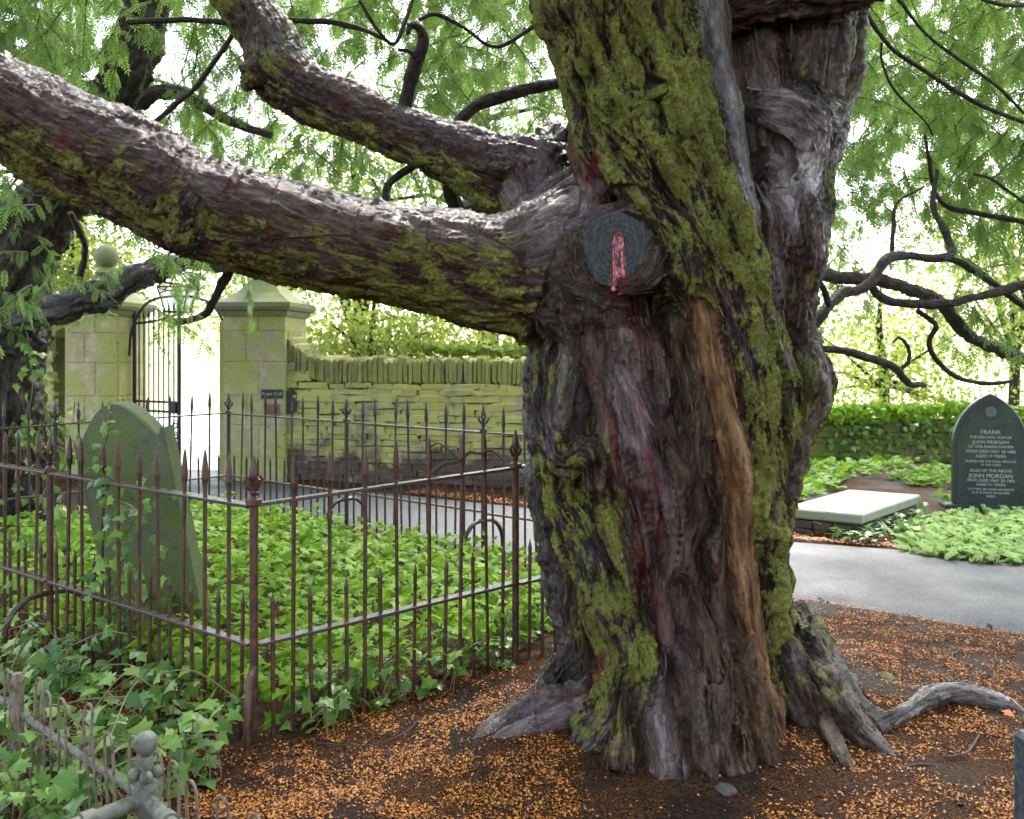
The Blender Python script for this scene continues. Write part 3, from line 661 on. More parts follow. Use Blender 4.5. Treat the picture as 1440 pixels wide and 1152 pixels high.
CARVE = [(925, 440, 42, 26, .13), (815, 682, 16, 30, .07), (985, 800, 14, 60, .06), (912, 870, 12, 60, .07), (1008, 560, 10, 60, .05), (945, 260, 26, 40, .07), (925, 370, 24, 26, .04), (1045, 60, 20, 60, .12),
         (1100, 350, 10, 60, .05), (1112, 470, 14, 36, .08), (800, 270, 30, 20, .05), (845, 720, 10, 50, .04), (955, 600, 14, 40, .04), (1000, 690, 9, 60, .05), (1030, 950, 12, 50, .06), (890, 1030, 14, 40, .07), (1065, 1040, 10, 40, .06), (972, 1052, 12, 40, .12), (903, 1050, 12, 36, .10), (1040, 1050, 9, 36, .09), (945, 960, 10, 40, .06), (1000, 1000, 9, 40, .06),
         (960, 520, 30, 22, -.035), (885, 615, 24, 30, -.03), (970, 660, 24, 30, -.04), (940, 760, 18, 40, -.03), (1000, 860, 14, 30, -.03), (830, 630, 22, 18, -.03), (1150, 530, 24, 34, -.05), (1110, 590, 20, 30, -.03)]
rc = random.Random(5)
CARVE += [(rc.uniform(850, 1010), rc.uniform(470, 1000), rc.uniform(7, 16), rc.uniform(18, 70), rc.choice((-1, 1, 1)) * rc.uniform(.02, .055)) for _ in range(75)]
CARVE += [(rc.uniform(790, 1180), rc.uniform(20, 1000), rc.uniform(8, 20), rc.uniform(20, 80), rc.choice((-1, 1)) * rc.uniform(.01, .028)) for _ in range(90)]
def carve(co):
    """hollows and swellings of the front of the trunk"""
    q = np.stack([720 + F * co[:, 0] / co[:, 1], HZ - F * (co[:, 2] - EYE) / co[:, 1]], 1); fr = np.clip((YC - .02 - co[:, 1]) / .12, 0, 1); co = co.copy()
    lean = .16
    for (x, y, rx, ry, d) in CARVE:
        dx = q[:, 0] - x - (q[:, 1] - y) * lean; co[:, 1] += d * np.exp(-(dx / rx) ** 2 - ((q[:, 1] - y) / ry) ** 2) * fr
    return co
def seg_dist(q, pl):
    d = np.full(len(q), 1e9)
    for (a, b) in zip(pl[:-1], pl[1:]):
        a = np.array(a, float); b = np.array(b, float); ab = b - a
        tt = np.clip(((q - a) @ ab) / (ab @ ab), 0, 1); d = np.minimum(d, np.linalg.norm(q - a - tt[:, None] * ab, axis=1))
    return d
def paint_yew(co, nrm, pr):
    q = np.stack([720 + F * co[:, 0] / co[:, 1], HZ - F * (co[:, 2] - EYE) / co[:, 1]], 1)
    fr = (co[:, 1] < YC - .05) | ((q[:, 1] > 900) & (co[:, 1] < 4.8))
    wob = (fbm(co * 22, 2, 31) - .5) * 16
    def stroke(pl, wdt): return np.clip(1.35 - (seg_dist(q, pl) + wob) / wdt, 0, 1) * fr
    # resin bleeding from the cut limb and out of the hollow
    red = np.maximum.reduce([stroke([(866, 396), (878, 420), (888, 450), (898, 480)], 17), stroke([(816, 488), (824, 515), (830, 540)], 6),
        stroke([(886, 545), (905, 600), (918, 650), (925, 690)], 12), stroke([(850, 580), (872, 640), (890, 700), (900, 730), (905, 830)], 8),
        stroke([(905, 690), (930, 740), (925, 830), (930, 900)], 8), stroke([(852, 930), (835, 955), (812, 985), (790, 1000)], 9), stroke([(840, 225), (830, 250)], 10)])
    pr[:, 2] = np.maximum(pr[:, 2], red)
    wet = np.maximum.reduce([stroke([(880, 540), (910, 610), (930, 700)], 34), stroke([(790, 500), (785, 600)], 10), stroke([(930, 990), (935, 1090)], 26),
        stroke([(1100, 150), (1130, 180), (1160, 220)], 26), stroke([(1090, 230), (1130, 300)], 24), stroke([(1000, 20), (1030, 180), (1060, 310)], 12), stroke([(740, 230), (700, 300), (790, 300)], 40)])
    pr[:, 3] = np.maximum(pr[:, 3], wet * .95)
    # upper sides of limbs are washed bare, flanks and undersides carry moss
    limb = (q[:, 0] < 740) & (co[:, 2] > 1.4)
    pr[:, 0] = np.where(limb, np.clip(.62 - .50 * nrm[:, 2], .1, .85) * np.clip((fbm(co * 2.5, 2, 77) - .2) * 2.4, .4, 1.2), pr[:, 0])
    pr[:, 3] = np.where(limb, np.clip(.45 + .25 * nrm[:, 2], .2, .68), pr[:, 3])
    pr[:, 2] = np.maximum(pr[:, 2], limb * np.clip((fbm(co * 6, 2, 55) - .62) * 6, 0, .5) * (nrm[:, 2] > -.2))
    pale = np.maximum.reduce([stroke([(1085, 140), (1120, 170), (1150, 195), (1140, 250)], 24), stroke([(1090, 235), (1110, 290), (1105, 330)], 20), stroke([(880, 540), (905, 600), (925, 690)], 24), stroke([(1002, 20), (1030, 180), (1058, 310)], 9),  # strokes where bluish wet highlights are painted into the bark colour
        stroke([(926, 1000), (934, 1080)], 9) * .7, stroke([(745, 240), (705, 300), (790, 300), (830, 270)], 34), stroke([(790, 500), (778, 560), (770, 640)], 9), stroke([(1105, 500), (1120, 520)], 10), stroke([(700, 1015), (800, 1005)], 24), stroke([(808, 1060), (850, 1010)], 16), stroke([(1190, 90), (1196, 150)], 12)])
    pale = np.maximum(pale, limb * np.clip(nrm[:, 2] * .9 - .1, 0, .6))  # upward faces of limbs lightened too: sky sheen put into the colour
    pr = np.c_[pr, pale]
    low = np.clip((.35 - co[:, 2]) / .35, 0, 1)
    pr[:, 0] *= 1 - .75 * low
    return pr
rows = []
for py in list(range(-260, 1080, 50)) + [1090]:
    c, w = core(py); zz = EYE + (HZ - py) / F * YC; wm = max(w - 26, 40) / F * YC
    dep = .80 * w / F * YC - .02
    if py < 140: dep *= np.interp(py, [-280, 0, 140], [.75, .75, 1])
    rows.append(((( c - 720) / F * YC, YC + .03, zz - (.2 if py > 1080 else 0)), wm, dep))
g0 = G(940, 1000)
yew = empty('yew_tree', (1.1, YC, gz(1.1, YC)))
tag(yew, 'huge gnarled mossy yew bleeding red sap, with a great limb over the railings', 'tree')
yew.location = (0, 0, 0)
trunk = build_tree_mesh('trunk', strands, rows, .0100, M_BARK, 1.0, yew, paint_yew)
vis = (TR['nrm'][:, 1] < .35) & (TR['co'][:, 2] > .08)
peel(1500, (.05, .20), (.004, .010), (.002, .014), 3, vis & (TR['pr'][:, 0] < .4) & (TR['co'][:, 0] > .1))
peel(1600, (.02, .06), (.006, .014), (.002, .012), 4, vis)

def inst(name, me, parent, loc=(0, 0, 0), rz=0, sc=(1, 1, 1), rx=0, ry=0):
    o = bpy.data.objects.new(name, me); C.objects.link(o); o.parent = parent
    o.location = loc; o.rotation_euler = (rx, ry, rz); o.scale = sc; return o
# ---------------------------------------------------------------- stone pieces
def stone_mesh(name, m, seed, rough=.16, bev=.16):
    r = random.Random(seed); b = MB().box((0, 0, 0), (1, 1, 1), bev=bev)
    b.v = [(x + r.uniform(-rough, rough) * .5, y + r.uniform(-rough, rough) * .35, z + r.uniform(-rough, rough)) for x, y, z in b.v]
    return b.mesh(name, m)
ST_WALL = [stone_mesh('stone', M_WALL, i, .20, .07) for i in range(10)]
ST_COPE = [stone_mesh('coping_stone', M_WALLC, 20 + i, .12, .10) for i in range(6)]
ST_LOW = [stone_mesh('stone', M_LOWW, 40 + i) for i in range(6)]
ST_PIER = [stone_mesh('ashlar_block', M_PIER, 60 + i, .012, .03) for i in range(4)]
def rubble_wall(name, a, b, h, thick, stones, rowh, lenr, cope, label, joint, cat='wall', zoff=-.06, hfun=None, back=False):
    a = Vector((*a, 0)); b = Vector((*b, 0)); L = (b - a).length; rz = math.atan2(b.y - a.y, b.x - a.x)
    z0 = gz(*(a.lerp(b, .5)).xy) + zoff
    w = empty(name, (a.x, a.y, z0), rz); tag(w, label, cat)
    hf = hfun or (lambda x: h)
    n = 14; o = [(0, 0)] + [(L, 0)] + [(L * (1 - k / n), hf(L * (1 - k / n)) - .03) for k in range(n + 1)]
    MB().prism(o, -thick / 2 + .02, thick / 2 - .02).build('core', joint, w)
    z = .0
    while z < max(hf(0), hf(L), hf(L / 2)) - .02:
        rh = random.uniform(*rowh); x = -random.uniform(0, .15)
        while x < L:
            l = random.uniform(*lenr) * (1.5 if random.random() < .15 else 1); x1 = min(x + l, L); x0 = max(x, 0)
            hh = hf((x0 + x1) / 2)
            if x1 - x0 > .05 and z + rh * .6 < hh:
                top = min(z + rh, hh)
                inst('stone', random.choice(stones), w, ((x0 + x1) / 2, -thick / 2 + .03 + random.uniform(-.024, .014), (z + top) / 2 + random.uniform(-.008, .008)),
                     0, (x1 - x0 - .007, .10, top - z - .005), 0, random.uniform(-.045, .045))
            x = x1 + (.001 if x1 < L else 1)
        z += rh
    if cope:
        x = .02
        while x < L - .03:
            l = random.uniform(*cope[0]); hh = hf(x + l / 2); ch = cope[1] * random.uniform(.93, 1.05)
            inst('coping_stone', random.choice(ST_COPE), w, (x + l / 2, random.uniform(-.015, .015), hh + ch / 2 - .01), random.uniform(-.05, .05), (l * .98, thick * random.uniform(.98, 1.1), ch), 0, random.uniform(-.03, .03))
            x += l
    return w
WH = 1.46
def wall_h(x):      # sweeps up to meet the gate pier
    u = np.clip(x / .62, 0, 1); return 1.27 + (1.0 - math.sqrt(max(0, 1 - (1 - u) ** 2))) * .52
rubble_wall('churchyard_wall', (-2.78, 11.62), (1.75, 10.75), 1.27, .42, ST_WALL, (.062, .092), (.18, .42), ((.035, .075), .31), 'tall mossy yellow-green rubble wall with upright coping, right of the gate', M_JOINT, hfun=wall_h)
rubble_wall('churchyard_wall', (-8.2, 12.3), (-5.78, 11.95), 1.5, .42, ST_WALL, (.09, .15), (.2, .5), ((.06, .11), .16), 'mossy rubble wall left of the gate, behind the ivy-hung tree trunk', M_JOINT, hfun=lambda x: 1.5 + .35 * max(0, (x - 1.9) / .5) ** 2)
rubble_wall('low_wall', (1.9, 13.9), (9.5, 12.9), .72, .4, ST_LOW, (.07, .12), (.16, .4), None, 'low dark ivy-topped wall behind the flat tomb slab and black headstone', M_JOINT)
# ---------------------------------------------------------------- gate piers
def pier(cx, cy, wd, h, label, ball, rz):
    z0 = gz(cx, cy) - .05; p = empty('gate_pier', (cx, cy, z0), rz); tag(p, label, 'pillar', 'gate piers')
    MB().box((0, 0, h / 2), (wd - .014, wd - .014, h)).build('core', M_PIER, p)
    z = 0; k = 0
    for ch in (.34, .40, .36, .42, .38, .30):
        ch = min(ch, h - z)
        if ch < .05: break
        split = [(-.5, .08), (.08, .5)] if k % 2 else [(-.5, -.12), (-.12, .5)]
        for (a, b) in split:
            inst('ashlar_block', ST_PIER[(k + (a > -.3)) % 4], p, ((a + b) / 2 * wd, 0, z + ch / 2), 0, ((b - a) * wd - .006, wd, ch - .008))
        z += ch; k += 1
    q = wd * .7071; c = MB()
    c.lathe([(q + .02, h - .02), (q + .045, h + .02), (q + .055, h + .05), (q + .10, h + .06), (q + .13, h + .10), (q + .13, h + .15)], 4, sq=True)
    s = q + .11
    c.lathe([(s, h + .152), (s * .80, h + .21), (s * .60, h + .28), (s * .42, h + .37), (s * .29, h + .46), (s * .24, h + .52)], 4, sq=True)
    cap = c.build('pier_cap', M_CAP, p)
    b = MB(); r = ball; zc = h + .52
    b.lathe([(.13, zc - .01), (.16, zc + .03), (.10, zc + .06), (.085, zc + .10)] + [(max(r * math.cos(t), .004), zc + .09 + r + r * math.sin(t)) for t in np.linspace(-1.15, 1.57, 12)], 20)
    b.build('ball_finial', M_CAP, p, True); return p
RX = (374 - 720) / F * 11.75; LX = (150 - 720) / F * 12.0
pr_ = pier(RX, 11.75, .80, 2.10, 'mossy stone gate pier carrying the dark name board, right of the opening', .15, R(-6))
pl_ = pier(LX, 12.0, .72, 2.14, 'mossy stone gate pier with ball finial, left of the iron gate', .155, R(-6))
# jamb strip on the inner side of the right pier
jb = MB().box((-.50, .02, 1.02), (.13, .30, 2.04), bev=.015).build('jamb', M_PIER, pr_)
# name board, notice and letter box on the right pier
sb = empty('name_board', P(383, 554, 11.32)); tag(sb, 'small dark name board with pale writing on the right gate pier', 'sign')
MB().box((0, 0, 0), (.27, .03, .11), bev=.006).build('board', M_SIGN, sb)
def text(s, size, loc, parent, m, name='lettering', rot=(R(90), 0, 0), ext=.002, sx=1.0):
    cu = bpy.data.curves.new('t', 'FONT'); cu.body = s; cu.size = size; cu.align_x = 'CENTER'; cu.align_y = 'CENTER'; cu.extrude = ext
    o = bpy.data.objects.new('t', cu); C.objects.link(o); dg = bpy.context.evaluated_depsgraph_get()
    me = bpy.data.meshes.new_from_object(o.evaluated_get(dg)); bpy.data.objects.remove(o); bpy.data.curves.remove(cu)
    me.materials.clear(); me.materials.append(m); q = link(name, me, parent); q.location = loc; q.rotation_euler = rot; q.scale = (sx, 1, 1); return q
text('Nant Cell', .062, (0, -.0185, .0), sb, M_LETTER)
nt = empty('notice', P(384, 576, 11.32)); tag(nt, 'small weathered reddish notice below the dark name board', 'notice')
MB().box((0, 0, 0), (.19, .02, .15), bev=.004).build('backing', M_NOTE, nt)
MB().box((0, -.013, .0), (.14, .008, .09)).build('print', M_POSTER, nt)
lb = empty('wall_box', P(411, 566, 11.4)); tag(lb, 'dark hooded metal box hung at the corner of the right gate pier', 'box')
MB().prism([(-.06, -.14), (.06, -.14), (.10, .08), (.0, .19), (-.10, .08)], -.06, .06).build('body', M_GATE, lb)
MB().box((0, -.065, .05), (.12, .02, .02)).build('slot', M_SIGN, lb)

# ---------------------------------------------------------------- iron gate and lantern arch
gt = empty('iron_gate', P(187, 700, 11.95)); gt.location.z = gz(gt.location.x, 11.95)
tag(gt, 'dark wrought-iron gate of upright bars standing open between the piers', 'gate')
ga = P(187, 500, 11.95); gb = P(254, 500, 11.45); gv = (gb - ga); GL = Vector((gv.x, gv.y)).length; gr = math.atan2(gv.y, gv.x); gt.rotation_euler.z = gr
def gtop(u): return 1.98 + .10 * u * u
for k in range(10):
    u = k / 9; tp = gtop(u) + .15; x = .03 + u * (GL - .06)
    if k in (0, 9): MB().box((x, 0, tp / 2 + .02), (.035, .035, tp)).build('stile', M_GATE, gt)
    else: MB().tube([(x, 0, .08), (x, 0, tp - .1), (x, 0, tp - .06), (x, 0, tp + .03)], [.010, .010, .016, .002], 6).build('gate_bar', M_GATE, gt)
for zf in (lambda u: .10, lambda u: .86, lambda u: .98, gtop):
    MB().tube([(.03 + u * (GL - .06), 0, zf(u)) for u in np.linspace(0, 1, 7)], .016, 6).build('gate_rail', M_GATE, gt)
MB().box((GL - .12, -.02, .92), (.14, .05, .16), bev=.01).build('lock_box', M_GATE, gt)
for z in (.70, .56):
    MB().tube([(GL - .10 + .06 * math.cos(a) * (1 - a / 14), 0, z + .06 * math.sin(a) * (1 - a / 14)) for a in np.linspace(0, 9, 22)], .009, 5).build('scroll', M_GATE, gt)
ar = empty('lantern_arch', ((250 - 720) / F * 11.8, 11.8, gz(-4.2, 11.8))); tag(ar, 'thin iron arch carrying a glazed lantern over the gate opening', 'lantern')
zb = EYE + (HZ - 440) / F * 11.8 - ar.location.z; S_ = 11.8 / F
ap = [(-.62, zb - .55), (-.58, zb - .2), (-.42, zb + .10), (-.2, zb + .20), (0, zb + .22), (.2, zb + .20), (.44, zb + .10), (.60, zb - .18), (.64, zb - .55)]
ap3 = catmull([(x, 0, z) for x, z in ap], 40)
MB().tube(ap3, .018, 6).build('arch_band', M_GATE, ar)
b0, b1 = 14 * S_, 23 * S_; zt = zb + .32; zl = zt - .31 + .0
fr = MB()
for k in range(4):
    t = math.pi / 4 + k * math.pi / 2; u = math.pi / 4 + (k + 1) * math.pi / 2
    pts = lambda r, z, a: (r * 1.3 * math.cos(a), r * 1.3 * math.sin(a), z)
    fr.tube([pts(b0, zl, t), pts(b1, zt, t)], .011, 5); fr.tube([pts(b1, zt, t), pts(b1, zt, u)], .012, 5); fr.tube([pts(b0, zl, t), pts(b0, zl, u)], .012, 5)
    fr.tube([pts(b1, zt, t), (0, 0, zt + .24)], .012, 5)
fr.tube([(0, 0, zt + .2), (0, 0, zt + .3), (0, 0, zt + .36)], [.03, .022, .004], 8)
fm = fr.build('lantern_frame', M_GATE, ar)
for k in range(4):
    t = math.pi / 4 + k * math.pi / 2; u = t + math.pi / 2; q = 1.26
    MB().add([(b0 * q * math.cos(t), b0 * q * math.sin(t), zl), (b0 * q * math.cos(u), b0 * q * math.sin(u), zl), (b1 * q * math.cos(u), b1 * q * math.sin(u), zt), (b1 * q * math.cos(t), b1 * q * math.sin(t), zt)], [(0, 1, 2, 3)]).build('pane', M_GLASS, fm)

# ---------------------------------------------------------------- grave railing
cA, cC = Vector((-1.10, 3.94)), Vector((-2.78, 9.07)); dR = Vector((.788, .616)); dL = Vector((-.786, .618)); dF = Vector((.762, -.647))
cB = cA + dR * 2.88; cD = Vector((-5.05, 7.15))
def bar_mesh(name, m, h, spear):
    b = MB(); r = .0095
    if spear:
        b.tube([(0, 0, -.03), (0, 0, h + .01), (0, 0, h + .03)], [r, r, r * .9], 6)
        b.lathe([(r, h + .02), (.011, h + .05), (.0165, h + .085), (.013, h + .14), (.007, h + .19), (.001, h + .215)], 6)
    else: b.tube([(0, 0, -.03), (0, 0, h + .14), (0, 0, h + .17), (0, 0, h + .215)], [r, r, r * 1.15, .001], 6)
    return b.mesh(name, m)
def fleur_mesh(m):
    b = MB(); b.box((0, 0, .012), (.052, .052, .03), bev=.005)
    b.lathe([(.022, .025), (.012, .04), (.020, .052), (.011, .064), (.012, .08), (.021, .115), (.018, .145), (.008, .185), (.001, .205)], 8)
    for k in range(4):
        a = k * math.pi / 2; c, s = math.cos(a), math.sin(a)
        pr = [(.008, .060), (.022, .072), (.034, .090), (.038, .106), (.030, .116), (.024, .108)]
        b.tube([(c * x, s * x, z) for x, z in pr], [.008, .0085, .0085, .0075, .006, .004], 6)
    b.lathe([(.016, .062), (.017, .068), (.012, .074)], 8)
    return b.mesh('finial', m, True)
RM = {}
for key, m in (('near', M_RUST), ('far', M_RUSTD)):
    RM[key] = dict(bar=bar_mesh('bar', m, 1.02, True), dog=bar_mesh('short_bar', m, .42, False), fl=fleur_mesh(m),
                   post=MB().tube([(0, 0, -.1), (0, 0, 1.02)], .0185, 10).mesh('post', m, True), m=m, rm=M_RAIL)
rail = empty('grave_railing', (cA.x, cA.y, gz(*cA))); tag(rail, 'rusty spear-topped iron railing enclosing the ivy-filled grave plot', 'railing')
RO = rail.location
def rl(v, z): return Vector((v.x - RO.x, v.y - RO.y, z - RO.z))
def side(a, b, posts, per, key, skip=None):
    d = (b - a); L = d.length; d = d / L; rz = math.atan2(d.y, d.x); k = RM[key]
    zs = [(a + d * s, gz(*(a + d * s))) for s in posts]
    for (s0, s1) in zip(posts[:-1], posts[1:]):
        p0, p1 = a + d * s0, a + d * s1; z0, z1 = gz(*p0), gz(*p1)
        for h in (.42, 1.02):
            A3, B3 = rl(p0, z0 + h), rl(p1, z1 + h); mid = (A3 + B3) / 2; v = B3 - A3
            sag = random.uniform(-.006, .006)
            b_ = MB().box((0, 0, 0), (v.length - .03, .052, .014), bev=.002); o = b_.build('rail', k['rm'], rail)
            o.location = mid + Vector((0, 0, sag)); o.rotation_euler = (random.uniform(-.05, .05), -math.asin(v.z / v.length), rz)
        n = max(2, round((s1 - s0) / per))
        for i in range(n):
            for half, me in ((.5, k['dog']), (0, k['bar'])):
                if half == 0 and i == 0: continue
                q = p0.lerp(p1, (i + half) / n); z = z0 + (z1 - z0) * (i + half) / n
                inst('short_bar' if half else 'bar', me, rail, rl(q, z), rz + random.uniform(-.5, .5), (1, 1, random.uniform(.985, 1.012)), random.uniform(-.02, .02), random.uniform(-.02, .02))
    return zs
def post(v, key, big=1.0):
    k = RM[key]; o = inst('post', k['post'], rail, rl(v, gz(*v)), random.random()); f = inst('finial', k['fl'], o, (0, 0, 1.02), 0, (big,) * 3); return o
side(cA, cA + dL * 5.03, [0, 1.82, 3.5, 5.03], .185, 'near')
side(cA, cB, [0, 1.42, 2.88], .178, 'near')
LF = (cB - cC).length
side(cC, cB, [0, 1.79, 3.37, LF], .197, 'far')
LB = (cD - cC).length
side(cC, cD, [0, 1.57, LB], .19, 'far')
post(cA, 'near', 1.05)
for v in (cA + dL * 1.82, cA + dL * 3.5, cA + dR * 1.42): post(v, 'near')
for v in (cC, cC + dF * 1.79, cC + dF * 3.37, cB, cD, cC + (cD - cC).normalized() * 1.57): post(v, 'far')
def stay(v, dirn, key, reach=.20, h=.36):
    d = Vector(dirn).normalized(); z = gz(*v)
    c = catmull([tuple(rl(v + d * u, z + w)) for u, w in ((.0, h), (reach * .45, h * .98), (reach * .85, h * .78), (reach, h * .45), (reach * 1.02, -.06))], 12)
    MB().tube(c, .016, 8).build('stay', RM[key]['m'], rail, True)
nl = Vector((-dL.y, dL.x)); nr2 = Vector((dR.y, -dR.x)); nf = Vector((dF.y, -dF.x))
stay(cA, (.12, -1), 'near', .17, .33)
for v, d in ((cA + dL * 1.82, nl), (cA + dL * 3.5, nl)): stay(v, d, 'near', .24); stay(v, -d, 'near', .24)
for v in (cC + dF * 1.79, cC + dF * 3.37): stay(v, nf, 'far', .22); stay(v, -nf, 'far', .22)
# dead twig caught on the right-hand rail
tw = empty('dead_twig', cA.to_3d()); q = cA + dR * 1.02; tz = gz(*q) + 1.05
w0 = Vector((q.x, q.y, tz)); tw.location = w0; tag(tw, 'crooked dead twig caught on the top rail of the railing', 'twig')
MB().tube(catmull([(-.10, .0, -.01), (-.04, .02, .035), (.03, .01, .05), (.09, .03, .095), (.13, .02, .085), (.19, .04, .10), (.26, .02, .05)], 16), list(np.linspace(.014, .005, 16)), 6).build('stem', M_TWIG, tw)
MB().tube(catmull([(-.11, .0, .12), (-.07, .01, .14), (-.02, .01, .11), (.03, .01, .055)], 10), .005, 5).build('offshoot', M_TWIG, tw)

# ---------------------------------------------------------------- headstones and tomb
def grave_outline(w, h):
    r = [(w * (.5 - .06 * k / 3), h * (.882 - .030 * math.sin(math.pi * k / 6))) for k in range(4)]
    r += [(w * .44 * (1 - u), h * (.852 + .148 * (.75 * (1 - (1 - u) ** 2.3) + .25 * (.5 - .5 * math.cos(math.pi * u))))) for u in np.linspace(.05, 1, 14)]
    return [(-w / 2, -.25), (w / 2, -.25)] + r + [(-x, z) for x, z in r[:-1][::-1]]
bp = G(238, 918); hs = empty('leaning_headstone', bp); hs.rotation_euler = (R(7), R(-8.5), R(-15))
tag(hs, 'green leaning slate headstone with a curved top, behind the railing', 'headstone')
MB().slab(grave_outline(.58, 1.42), -.055, .055, .012).build('slab', M_SLATE, hs, False)

bp = G(1391, 716); bh = empty('black_headstone', bp, R(-12)); tag(bh, 'black pointed headstone with white lettering above the green leaf bed', 'headstone')
HW, HH = 97 / F * bp.y, 163 / F * bp.y
def gothic(w, h, low):
    sp = h * .55; R_ = w * .98; o = [(-w / 2, low), (w / 2, low), (w / 2, sp)]
    rr = (w * w / 4 + (h - sp) ** 2) / w
    cx = w / 2 - rr; tmax = math.atan2(h - sp, -cx)
    o += [(cx + rr * math.cos(t), sp + rr * math.sin(t)) for t in np.linspace(0, tmax, 12)[1:]]
    return o + [(-x, z) for x, z in o[3:-1][::-1]] + [(-w / 2, sp)]
MB().slab(gothic(HW, HH, -.2), -.045, .045, .012).build('slab', M_BLACK, bh)
fo = gothic(HW * .90, HH * .945, .03); MB().prism(fo, -.051, -.040).build('face_panel', M_BLACK, bh)
lines = [('IN LOVING MEMORY OF', .034, .755, 0), ('FRANK', .060, .665, 1), ('THE BELOVED SON OF', .038, .622, 1), ('JOHN MORGAN', .046, .58, 1), ('OF THIS PARISH FARMER', .038, .54, 1), ('WHO DIED MAY 18 1886', .042, .50, 1), ('AGED 13 YEARS', .040, .46, 1),
         ('BLESSED ARE THE DEAD WHO DIE', .030, .415, 1), ('IN THE LORD', .030, .385, 1), ('ALSO OF THE ABOVE', .040, .335, 1), ('JOHN MORGAN', .056, .29, 1), ('WHO DIED MAY 30 1900', .040, .25, 1), ('AGED 71 YEARS', .038, .215, 1), ('THY WILL BE DONE ON EARTH', .030, .175, 1), ('AS IT IS DONE IN HEAVEN', .030, .145, 1), ('AMEN', .030, .115, 1)]
for s, sz, zz, c in lines: text(s, sz * HH / 1.16, (0, -.053, zz * HH), bh, M_LETTER if c else M_LETTERD)
MB().lathe([(.05, 0), (.055, .004), (.05, .008)], 16, Matrix.Translation((0, -.052, HH * .84)) @ Matrix.Rotation(R(90), 4, 'X')).build('roundel', M_LETTERD, bh)
MB().box((0, .02, .0), (HW * 1.25, .26, .10), bev=.015).build('plinth', M_BLACK, bh)

lc = [Vector((2.94, 7.77)), Vector((3.98, 9.0)), Vector((3.46, 9.47)), Vector((2.41, 8.24))]; ctr = sum(lc, Vector((0, 0))) / 4
ld = empty('ledger_tomb', (ctr.x, ctr.y, gz(*ctr)), math.atan2(lc[1].y - lc[0].y, lc[1].x - lc[0].x)); tag(ld, 'flat pale stone slab on a low brick tomb beside the path', 'tomb')
ll, lw = (lc[1] - lc[0]).length, (lc[3] - lc[0]).length
sl = MB().box((0, 0, .15), (ll, lw, .085), bev=.012).build('slab', M_LEDGER, ld)
sl.rotation_euler = (R(-1.2), R(.6), 0)
ST_BR = [stone_mesh('brick', M_BRICK, 80 + i, .06, .06) for i in range(3)]
MB().box((0, 0, .02), (ll - .16, lw - .16, .20)).build('core', M_JOINT, ld)
for zr in (-.01, .065):
    nbk = 7
    for k in range(nbk):
        x = (k + .5) / nbk * (ll - .12) - (ll - .12) / 2
        inst('brick', ST_BR[k % 3], ld, (x, -(lw / 2 - .07), zr + .0), 0, ((ll - .12) / nbk - .012, .10, .066))
    for k in range(3):
        y = (k + .5) / 3 * (lw - .2) - (lw - .2) / 2
        inst('brick', ST_BR[k % 3], ld, (ll / 2 - .07, y, zr), 0, (.10, (lw - .2) / 3 - .012, .066))
        inst('brick', ST_BR[k % 3], ld, (-(ll / 2 - .07), y, zr), 0, (.10, (lw - .2) / 3 - .012, .066))
# grey granite stone at the bottom right corner
gs = empty('granite_headstone', (1.215 + .27, 2.22, gz(1.4, 2.2)), R(4)); tag(gs, 'edge of a dark speckled granite headstone at the bottom right corner', 'headstone')
MB().box((0, 0, .325), (.54, .09, .85), bev=.012).build('slab', M_GRAN, gs)
MB().box((0, .0, .0), (.66, .22, .16), bev=.012).build('plinth', M_GRAN, gs)

# ---------------------------------------------------------------- low hoop edging and pipe rail in the foreground
h0, h1 = Vector((-2.35, 4.0)), Vector((-.62, 2.43)); hd = (h1 - h0).normalized(); HL = (h1 - h0).length
he = empty('hoop_edging', (h0.x, h0.y, gz(*h0)), math.atan2(hd.y, hd.x)); tag(he, 'low weathered wire hoop edging half buried in the foreground ivy', 'edging')
hoop = MB().tube([(-.030, 0, -.06), (-.030, 0, .40)] + [(-.030 * math.cos(t), 0, .41 + .034 * math.sin(t)) for t in np.linspace(.3, math.pi - .3, 7)] + [(.030, 0, .40), (.030, 0, -.06)], .0048, 6).mesh('hoop', M_HOOP, True)
k = 0; x = .04
while x < HL:
    inst('hoop', hoop, he, (x, 0, 0), 0, (1, 1, random.uniform(.95, 1.03)), random.uniform(-.08, .08), random.uniform(-.04, .04)); x += .135
MB().tube([(0, .012, .27), (HL * .5, .012, .262), (HL, .012, .27)], .013, 8).build('rail', M_PIPE, he)
for x in (.55, HL - .05): MB().tube([(x, 0, -.1), (x, 0, .40), (x, 0, .43)], [.028, .026, .018], 8).build('post', M_HOOP, he)
pp = Vector((-.99, 2.5)); pz = gz(*pp)
pr3 = empty('pipe_rail', (pp.x, pp.y, pz)); tag(pr3, 'low lichened pipe rail meeting at a ball-topped post in the foreground', 'railing')
b = MB(); zt = EYE - (1045 - HZ) / F * 2.5 - pz
b.lathe([(.020, -.08), (.020, zt - .20), (.030, zt - .185), (.034, zt - .15), (.030, zt - .115), (.018, zt - .105), (.016, zt - .07), (.022, zt - .05), (.015, zt - .034)], 12)
po = b.build('post', M_PIPE, pr3, True)
MB().lathe([(max(.032 * math.cos(t), .002), zt + .032 * math.sin(t)) for t in np.linspace(-1.5, 1.57, 12)], 16).build('ball', M_PIPE, po, True)
for k in range(4):
    a = k * math.pi / 2 + .4
    MB().lathe([(max(.018 * math.cos(t), .001), .018 * math.sin(t)) for t in np.linspace(-1.57, 1.57, 7)], 10, Matrix.Translation((.030 * math.cos(a), .030 * math.sin(a), zt - .082))).build('knob', M_PIPE, po, True)
